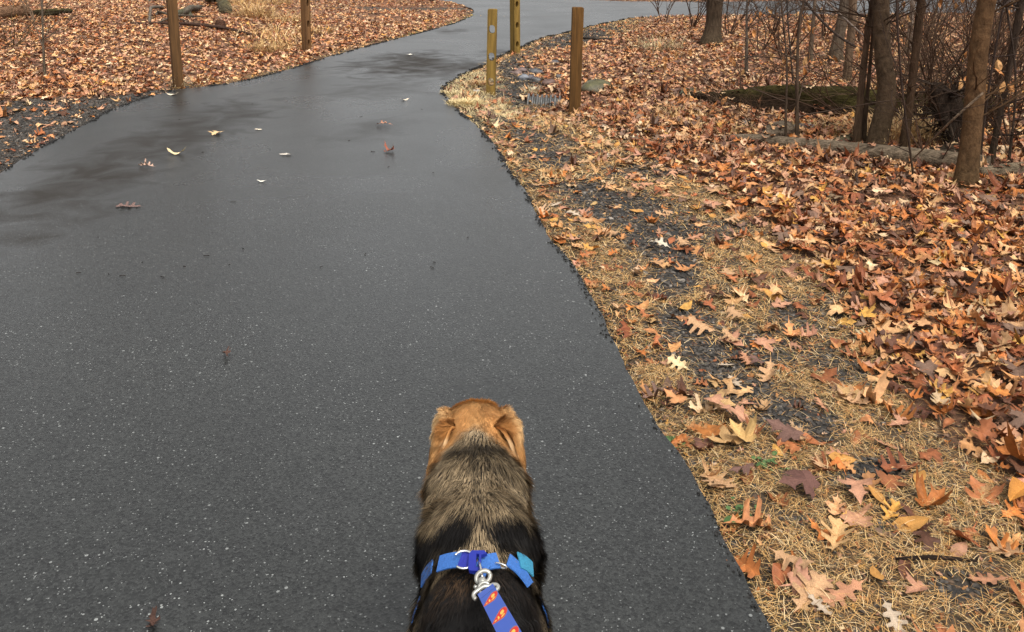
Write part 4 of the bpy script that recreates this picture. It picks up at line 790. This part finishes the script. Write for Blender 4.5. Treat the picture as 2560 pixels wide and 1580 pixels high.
def strands(name, P, N, ln, lift, wd, colf, flow, parent, base, jit=.25, droop=.0):
    n = len(P); T = flow-N*np.sum(flow*N, 1)[:, None]; T /= np.linalg.norm(T, axis=1)[:, None]+1e-9
    # clumping: neighbouring hairs share a direction offset
    cl = np.stack([vn3(P, 75, 3)-.5, vn3(P, 75, 11)-.5, vn3(P, 75, 17)-.5], 1)*1.5; B = np.cross(N, T)
    D = T+N*lift[:, None]+rng.normal(0, jit, (n, 3))+cl; D /= np.linalg.norm(D, axis=1)[:, None]
    j = rng.random(n); C = colf(P, j); V = np.zeros((n, 5, 3)); CC = np.zeros((n, 5, 3)); w0 = wd*rng.uniform(.7, 1.3, n)
    S = np.cross(D, N); S /= np.linalg.norm(S, axis=1)[:, None]+1e-9
    p1 = P+D*(ln*.5)[:, None]; p2 = p1+(D*.75+T*.5-N*.12+np.array([0, 0, -droop]))*(ln*.5)[:, None]
    for k, (q, ww) in enumerate(((P, 1.), (p1, .85))): V[:, 2*k] = q-S*(w0*ww/2)[:, None]; V[:, 2*k+1] = q+S*(w0*ww/2)[:, None]
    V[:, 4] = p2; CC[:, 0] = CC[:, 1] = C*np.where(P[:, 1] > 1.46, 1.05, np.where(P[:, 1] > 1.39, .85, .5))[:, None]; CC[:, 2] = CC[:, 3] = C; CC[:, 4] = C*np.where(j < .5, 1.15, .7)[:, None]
    F4 = np.array([0, 1, 3, 2])[None]+(np.arange(n)*5)[:, None]; F3 = np.array([2, 3, 4])[None]+(np.arange(n)*5)[:, None]
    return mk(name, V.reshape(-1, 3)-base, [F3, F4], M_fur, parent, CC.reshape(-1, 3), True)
def sample(V, F, n, wfun=None):
    A = V[F]; ar = np.linalg.norm(np.cross(A[:, 1]-A[:, 0], A[:, 2]-A[:, 0]), axis=1); c = A.mean(1)
    if wfun is not None: ar = ar*wfun(c)
    k = rng.choice(len(F), n, p=ar/ar.sum()); u = rng.random((n, 2)); a = A[k]
    if F.shape[1] == 4: return (a[:, 0]*(1-u[:, :1])+a[:, 1]*u[:, :1])*(1-u[:, 1:])+(a[:, 3]*(1-u[:, :1])+a[:, 2]*u[:, :1])*u[:, 1:]
    s = u.sum(1) > 1; u[s] = 1-u[s]; return a[:, 0]+(a[:, 1]-a[:, 0])*u[:, :1]+(a[:, 2]-a[:, 0])*u[:, 1:]
HY0, HY1 = 1.118, 1.152      # harness band over the withers
fp = sample(DV, DQ, 270000, lambda c: np.where(c[:, 1] > .93, 1., .16)*np.where(c[:, 2] > .3, 1., .25)*np.where(c[:, 1] > 1.38, 1.5, 1.))
fn = sgrad(fp); xx = fp[:, 0]-DX(fp[:, 1]); yy = fp[:, 1]
fl_ = np.stack([np.clip(xx/.06, -1, 1)*.75, -np.ones(len(fp)), -.25*np.ones(len(fp))], 1); leg_ = fp[:, 2] < .27; fl_[leg_] = (0, -.2, -1)
ln = np.where(yy > 1.40, .015, np.where(yy > 1.14, .033, .019)); ln = np.where(leg_ | (yy > 1.55), .006, ln)*rng.uniform(.6, 1.15, len(fp))
ln *= np.where((yy > HY0-.004) & (yy < HY1+.006), .25, np.where((yy > HY1) & (yy < HY1+.03), .75, 1))
lift = np.where(yy > 1.40, .4, np.where(yy > 1.15, .5, .14)); wd_ = np.where(yy > 1.40,   .0009, .0011)*np.where(yy < .93, 2.2, 1)
strands('fur', fp, fn, ln, lift, wd_, furcol, fl_, dog, BASE, jit=.16)
# ears: folded flaps hanging from the upper side of the skull
def ear(s):
    nu, nv = 17, 26; V = []; KV = [0, .08, .2, .42, .72, 1]; dz = .004 if s > 0 else 0
    E0 = [(.038, 1.492, .548), (.054, 1.490, .554+dz), (.068, 1.480, .542+dz), (.077, 1.464, .505), (.081, 1.450, .450), (.077, 1.435, .390)]
    E1 = [(.034, 1.420, .558), (.042, 1.404, .568), (.047, 1.392, .566), (.054, 1.380, .545), (.072, 1.378, .485), (.079, 1.410, .397)]
    for j in range(nv):
        v = j/(nv-1)
        for i in range(nu):
            u = i/(nu-1)*2-1      # -1 front edge, 1 rear edge
            w = (u+1)/2; e0 = [np.interp(v, KV, [q[c_] for q in E0]) for c_ in range(3)]; e1 = [np.interp(v, KV, [q[c_] for q in E1]) for c_ in range(3)]
            x, y, z = [e0[c_]*(1-w)+e1[c_]*w for c_ in range(3)]; puff = .020*(1-u*u)*math.sin(min(1, v*2.2+.15)*math.pi/2)*(1-.6*v)
            crl = max(0, u-.62)/.38*min(1, v*3)*.010; wv = .003*math.sin(u*4+v*5+s)
            x += puff*.55+crl*.5+wv; y -= puff*.55+crl*.6; z += puff*.3+crl*.5
            V.append((s*x+float(DX(y)), y, z))
    V = np.array(V); i = np.arange(nv-1)[:, None]*nu; j = np.arange(nu-1); F = np.stack([i+j, i+j+1, i+nu+j+1, i+nu+j], -1).reshape(-1, 4)
    if s > 0: F = F[:, ::-1]
    # thickness
    fv = V[F]; fn_ = np.cross(fv[:, 1]-fv[:, 0], fv[:, 3]-fv[:, 0]); fn_ /= np.linalg.norm(fn_, axis=1)[:, None]+1e-9; N = np.zeros_like(V)
    for q in range(4): np.add.at(N, F[:, q], fn_)
    N /= np.linalg.norm(N, axis=1)[:, None]+1e-9; out = np.sign(np.sum(N*np.array([s, 0, .3]), 1).mean()); N *= out
    if out < 0: F = F[:, ::-1]
    th = .0035; VV = np.vstack([V+N*th, V-N*th]); m = len(V); per = list(range(nu))+[r*nu+nu-1 for r in range(1, nv)]+[(nv-1)*nu+k for k in range(nu-2, -1, -1)]+[r*nu for r in range(nv-2, 0, -1)]
    per = np.array(per); pn = np.roll(per, -1); FF = np.vstack([F, F[:, ::-1]+m, np.stack([per, pn, pn+m, per+m], 1)])
    U = np.tile(np.linspace(-1, 1, nu), nv); Vv = np.repeat(np.linspace(0, 1, nv), nu)
    base = np.array([.62, .31, .105]); lt = np.array([.86, .58, .28]); rim = np.array([.74, .50, .27])
    def ecol(P, j):
        d2 = ((P[:, None, :]-V[None])**2).sum(-1); k = d2.argmin(1); u = U[k]; v = Vv[k]; f = (vn3(P, 40, 2)-.5)
        c = base*(1+.3*f[:, None]); t = np.clip(np.exp(-((v-.22)/.17)**2)*sm(.9, -.2, u)*1.+.6*f, 0, 1)[:, None]; c = c*(1-t)+lt*t
        lo_ = sm(.45, .9, v)[:, None]*.5; c = c*(1-lo_)+np.array([.48, .27, .13])*lo_; di = (sm(.0, .6, u)*sm(.45, .2, v))[:, None]*.75; c = c*(1-di)+np.array([.40, .16, .04])*di
        r = (sm(.93, 1.0, u)*sm(.25, .35, v)*sm(.6, .5, v))[:, None]*.8; c = c*(1-r)+rim*r; return c*(.75+.45*j[:, None])
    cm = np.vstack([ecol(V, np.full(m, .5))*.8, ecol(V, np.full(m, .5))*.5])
    e = mk('ear', VV-BASE, FF, M_skin, dog, cm, True)
    ep = sample(V+N*th, F, 24000); d2 = None; k = np.concatenate([((ep[a:a+2000, None]-V[None])**2).sum(-1).argmin(1) for a in range(0, len(ep), 2000)]); en = N[k]
    fl = np.tile([s*.25, -.35, -1.], (len(ep), 1)); fl[Vv[k] < .3] = (s*1., -.5, -.3)
    def ec2(P, j): return np.concatenate([ecol(P[a:a+2000], j[a:a+2000]) for a in range(0, len(P), 2000)])
    strands('ear_fur', ep, en, np.where(Vv[k] < .35, .014, .008)*rng.uniform(.6, 1.2, len(ep)), np.where(Vv[k] < .35, .5, .15), np.full(len(ep), .0010), ec2, fl, e, BASE, jit=.13)
ear(1); ear(-1)
# nose and eyes
def ball(name, c, r, col, rough_=.2):
    th = np.linspace(0, np.pi, 10); ph = np.arange(14)*2*np.pi/14; D = np.stack([np.sin(th)[:, None]*np.cos(ph), np.sin(th)[:, None]*np.sin(ph), np.cos(th)[:, None]*np.ones(14)], -1).reshape(-1, 3)
    i = np.arange(9)[:, None]*14; j = np.arange(14); k = (j+1) % 14; F = np.stack([i+j, i+14+j, i+14+k, i+k], -1).reshape(-1, 4)
    m = mat(name+' surface', rough_, col=col); return mk(name, D*np.array(r)+np.array(c)-BASE, F, m, dog, smooth=True)
ball('nose', (float(DX(1.62)), 1.626, .475), (.014, .010, .011), (.01, .01, .01))
for s in (1, -1): ball('eye', (float(DX(1.52))+s*.030, 1.523, .517), (.008,)*3, (.03, .015, .008), .05)
# ================================================================ harness
def hit(px, py, off):      # point on the dog's surface (plus off) under an image point
    r = ray(px, py); r = r/np.linalg.norm(r); t = .8; o = np.array([0, 0, H])
    for _ in range(90):
        d = float(sdf((o+r*t)[None], off)[0]); t += d*.7
        if d < 1e-4 or t > 3: break
    return o+r*t
def clothmat(name, col, rough_=.7): return mat(name, rough_, col=col, noise=((400, 400, 400), .75, 1.25), bump=(.5, .001))
M_blue = clothmat('blue webbing', (.030, .120, .38)); M_navy = mat('blue plastic', .35, col=(.012, .022, .24)); M_teal = clothmat('teal webbing', (.030, .21, .34)); M_dkweb = clothmat('dark blue webbing', (.012, .02, .25)); M_chrome = mat('silver metal', .22, col=(.78, .78, .76), metal=.9, noise=(90, .85, 1.1)); M_clip = mat('satin metal', .38, col=(.42, .41, .37), metal=.6, noise=(120, .8, 1.15))
hb = hit(1195, 1400, .012); HB = hb
harness = empty('dog_harness', tuple(hb), 'blue nylon dog harness with silver rings and blue buckle strapped over the shoulders', 'harness')
def ribbon(name, pts, wd, m, parent, th=.0022, nrm=None, base=None):
    q = resample(np.asarray(pts, float), .006); T = np.gradient(q, axis=0); T /= np.linalg.norm(T, axis=1)[:, None]
    N = sgrad(q) if nrm is None else np.broadcast_to(np.asarray(nrm, float), q.shape).copy(); N -= T*np.sum(N*T, 1)[:, None]; N /= np.linalg.norm(N, axis=1)[:, None]
    B = np.cross(T, N); n = len(q); V = np.stack([q-B*wd/2-N*th/2, q+B*wd/2-N*th/2, q+B*wd/2+N*th/2, q-B*wd/2+N*th/2], 1).reshape(-1, 3)
    i = np.arange(n-1)[:, None]*4; j = np.arange(4); k = (j+1) % 4; F = np.vstack([np.stack([i+j, i+k, i+4+k, i+4+j], -1).reshape(-1, 4), [(0, 3, 2, 1)], [((n-1)*4, (n-1)*4+1, (n-1)*4+2, (n-1)*4+3)]])
    return mk(name, V-(np.array(parent.location) if base is None else base), F, m, parent)
def around(yc, tilt, off, a0, a1, zc=.40, n=60):      # strap loop round the body, angle from straight up, + to the right
    P = []
    for a in np.linspace(a0, a1, n):
        d = np.array([math.sin(a), -tilt*math.cos(a), math.cos(a)]); d /= np.linalg.norm(d); o = np.array([float(DX(yc)), yc+tilt*0, zc]); t = .3
        for _ in range(60): t -= float(sdf((o+d*t)[None], off)[0])*.6
        P.append(o+d*t)
    return np.array(P)
def hitline(ps, off): return np.array([hit(a, b, off) for a, b in ps])
loop = around(1.165, .06, .005, R(66), R(294), zc=.38, n=70); ribbon('girth_strap', loop, .024, M_blue, harness)
ribbon('neck_strap', np.vstack([[loop[0]+[0, .0, .002]], hitline([(1322, 1432), (1300, 1418), (1270, 1408)], .014)])[::-1] if 0 else hitline([(1326, 1462), (1314, 1442), (1298, 1421), (1280, 1405), (1270, 1399)], .012), .024, M_blue, harness)
ribbon('side_strap', hitline([(1054, 1452), (1061, 1438), (1070, 1425), (1080, 1416)], .009), .022, M_blue, harness)
ribbon('back_strap', hitline([(1096, 1410), (1112, 1404), (1135, 1399), (1158, 1399)], .016), .026, M_blue, harness)
ribbon('back_strap', hitline([(1150, 1399), (1170, 1400), (1186, 1403)], .021), .028, M_dkweb, harness)
ribbon('back_strap', hitline([(1200, 1410), (1218, 1404), (1236, 1401), (1246, 1401)], .017), .026, M_blue, harness)
ribbon('strap_loop', hitline([(1196, 1438), (1201, 1425), (1211, 1408)], .020), .020, M_blue, harness)
ribbon('back_strap', hitline([(1298, 1400), (1310, 1404), (1322, 1412), (1332, 1424)], .014), .026, M_teal, harness)
# buckle: a moulded frame with a slot
bc = hit(1189, 1405, .026); bn = sgrad(bc[None])[0]; bx = np.array([1., 0, 0]); bx -= bn*bx@bn; bx /= np.linalg.norm(bx); by = np.cross(bn, bx)
def plate(name, c, poly, hole, th, m, parent):
    rings = [poly]+([hole] if hole else []); fl2 = [p for r in rings for p in r]; tri = tessellate_polygon([[Vector((p[0], p[1], 0)) for p in r] for r in rings]); n = len(fl2); F3 = []
    for t in tri:
        a, b, d = [fl2[i] for i in t]; cr = (b[0]-a[0])*(d[1]-a[1])-(b[1]-a[1])*(d[0]-a[0]); t = t if cr > 0 else t[::-1]; F3 += [tuple(t), (t[2]+n, t[1]+n, t[0]+n)]
    V = [c+bx*p[0]+by*p[1]+bn*z for z in (th/2, -th/2) for p in fl2]; F4 = []; s = 0
    for r in rings:
        for k in range(len(r)): a = s+k; b = s+(k+1) % len(r); F4.append((a, b, b+n, a+n))
        s += len(r)
    return mk(name, np.array(V)-np.array(parent.location), [np.array(F3), np.array(F4)], m, parent)
plate('buckle', bc, [(-.008, -.017), (.006, -.018), (.012, -.013), (.008, -.010), (.008, .010), (.016, .013), (.012, .018), (-.006, .018), (-.010, .012), (-.010, -.012)], [(.001, -.011), (.001, .012), (.005, .012), (.005, -.011)], .006, M_navy, harness)
def ringmesh(name, c, ax, ay, rx, ry, r, m, parent, a0=0, a1=2*math.pi, n=48, close=None):
    a = np.linspace(a0, a1, n); P = c+np.cos(a)[:, None]*rx*ax+np.sin(a)[:, None]*ry*ay; 
    if close: P = np.vstack([P, P[:2]])
    V, F3, F4 = tube(P, r, 8); return mk(name, V-np.array(parent.location), [F3, F4], m, parent, smooth=True)
rc = hit(1160, 1399, .026); ringmesh('ring', rc, bx, by, .0150, .0155, .0017, M_chrome, harness, a0=R(-130), a1=R(150))
LU = np.array([0, -.55, .83])      # towards the lead
d0 = hit(1199, 1412, .024); d1 = hit(1206, 1446, .036); mid_ = (d0+d1)/2
ringmesh('ring', mid_, (d1-d0)/np.linalg.norm(d1-d0), bn, np.linalg.norm(d1-d0)/2+.002, .008, .0018, M_chrome, harness)
ringmesh('ring', hit(1252, 1414, .020), (bx-by*.35)/1.06, bn, .009, .004, .0012, M_chrome, harness)
# ================================================================ leash
def at_depth(px, py, dist): r = ray(px, py); return np.array([0, 0, H])+r/np.linalg.norm(r)*dist
D1 = np.linalg.norm(d1-[0, 0, H]); c0 = at_depth(1207, 1447, D1-.004); L0 = at_depth(1213, 1472, D1-.030); L1 = at_depth(1275, 1586, D1-.235)
ld = (L1-L0)/np.linalg.norm(L1-L0); vd = -ray(1235, 1520); vd /= np.linalg.norm(vd); ln_ = vd-ld*(vd@ld); ln_ /= np.linalg.norm(ln_); lb = np.cross(ld, ln_)
leash = empty('leash', tuple(c0), 'blue dog lead printed with red and yellow emblems, clipped to the harness ring', 'dog leash')
# webbing material: blue with red teardrops carrying yellow marks
def leashmat():
    m = bpy.data.materials.new('printed webbing'); m.use_nodes = True; n = m.node_tree.nodes; l = m.node_tree.links; b = n['Principled BSDF']; b.inputs['Roughness'].default_value = .6
    a = n.new('ShaderNodeAttribute'); a.attribute_name = 'tint'; l.new(a.outputs['Color'], b.inputs['Base Color']); return m
LW = .0245; LP = .084; LL = .75
g = Geo(); nu, nv = 66, 1500; uu = np.linspace(-LW/2, LW/2, nu); vv = np.linspace(0, LL, nv)
Ug, Vg = np.meshgrid(uu, vv); sag = -.10*(Vg/LL)*0
P = L0+ld*Vg[..., None]+lb*Ug[..., None]+ln_*(.002*np.sin(Vg*9))[..., None]; col = np.tile(np.array([.060, .125, .50]), (nv, nu, 1)).astype(float)
col *= (1+.12*np.sin(Vg*2*np.pi/.0016))[..., None]
cy = (Vg-.058+.042) % LP-.042; ux = Ug/LW     # emblem frame: ux across the strap (image left negative)
SGN = 1 if (lb@np.array([1, 0, 0])) > 0 else -1; ux = ux*SGN
sx = ux+.02; sy = (cy+ux*.022)/.0235      # slanted
tear = np.abs(sy) < .62*np.clip((sx+.46)/.62, 0, 1)**.8*np.sqrt(np.clip(1-((sx-.14)/.34).clip(0)**2, 0, 1)); tear &= (sx > -.46) & (sx < .48)
inner = np.abs(sy) < .40*np.clip((sx+.38)/.62, 0, 1)**.8*np.sqrt(np.clip(1-((sx-.14)/.26).clip(0)**2, 0, 1)); ok = Vg > .03
rim_ = np.abs(sy) < .74*np.clip((sx+.5)/.64, 0, 1)**.8*np.sqrt(np.clip(1-((sx-.14)/.38).clip(0)**2, 0, 1)); rim_ &= (sx > -.5) & (sx < .49)
col[rim_ & ok] = (.42, .16, .12); col[tear & ok] = (.72, .035, .025)
ye = (((sx-.20)/.12)**2+((sy+.14)/.28)**2 < 1) | ((((sx-.16)/.12)**2+((sy-.34)/.12)**2 < 1)) | (((sx+.07)/.05)**2+((sy-.02)/.2)**2 < 1) | (((sx+.08)/.075)**2+((sy-.17)/.08)**2 < 1) | (((sx+.27)/.07)**2+((sy-.03)/.08)**2 < 1)
col[ye & ok] = (.86, .56, .10)
st_ = (np.abs(Vg-.026+ux*.006) < .0012) & ((np.abs(Ug*1000 % 2-1)) < .6); col[st_] = (.02, .04, .12)
V = P.reshape(-1, 3); i = np.arange(nv-1)[:, None]*nu; j = np.arange(nu-1); FW = np.stack([i+j, i+j+1, i+nu+j+1, i+nu+j], -1).reshape(-1, 4)
nF = np.cross(V[FW[0, 1]]-V[FW[0, 0]], V[FW[0, 3]]-V[FW[0, 0]])
if nF@ln_ < 0: FW = FW[:, ::-1]
m_ = len(V); per = np.array(list(range(nu))+[r*nu+nu-1 for r in range(1, nv)]+[(nv-1)*nu+k for k in range(nu-2, -1, -1)]+[r*nu for r in range(nv-2, 0, -1)]); pn = np.roll(per, -1)
mk('webbing', np.vstack([V, V-ln_*.0022])-c0, np.vstack([FW, FW[:, ::-1]+m_, np.stack([per, pn, pn+m_, per+m_], 1)]), leashmat(), leash, np.vstack([col.reshape(-1, 3)]*2), False)
# snap hook: swivel eye, hook ring, gate and slotted crossbar
ux_ = np.array([1., 0, 0]); 
def L_(px, py, dd=0): return at_depth(px, py, D1-.004-dd)
hk = L_(1208, 1443); hx = (L_(1222, 1436)-L_(1194, 1450)); hx /= np.linalg.norm(hx); hy = np.cross(vd, hx); hy /= np.linalg.norm(hy)
clip = ringmesh('snap_hook', hk, hx, hy, .0100, .0075, .0032, M_clip, leash)
V, F3, F4 = tube([L_(1202, 1446, .004), L_(1206, 1456, .006), L_(1209, 1463, .01)], [.0055, .0062, .005], 14); mk('swivel', V-c0, [F3, F4], M_clip, leash, smooth=True)
ringmesh('swivel_ring', L_(1210, 1470, .016), hx, hy, .0075, .0065, .0024, M_clip, leash)
bar = [L_(1190, 1498, .026), L_(1183, 1493, .024), L_(1184, 1483, .022), L_(1196, 1475, .020), L_(1208, 1466, .020), L_(1222, 1466, .020), L_(1235, 1461, .020), L_(1245, 1463, .022), L_(1247, 1471, .024), L_(1239, 1475, .026)]
V, F3, F4 = tube(resample(np.array(bar), .0015), .0029, 10); mk('slot_bar', V-c0, [F3, F4], M_clip, leash, smooth=True)
V, F3, F4 = tube([L_(1186, 1466, .01), L_(1192, 1469, .012)], [.0026, .0026], 10); mk('thumb_lever', V-c0, [F3, F4], M_clip, leash, smooth=True)
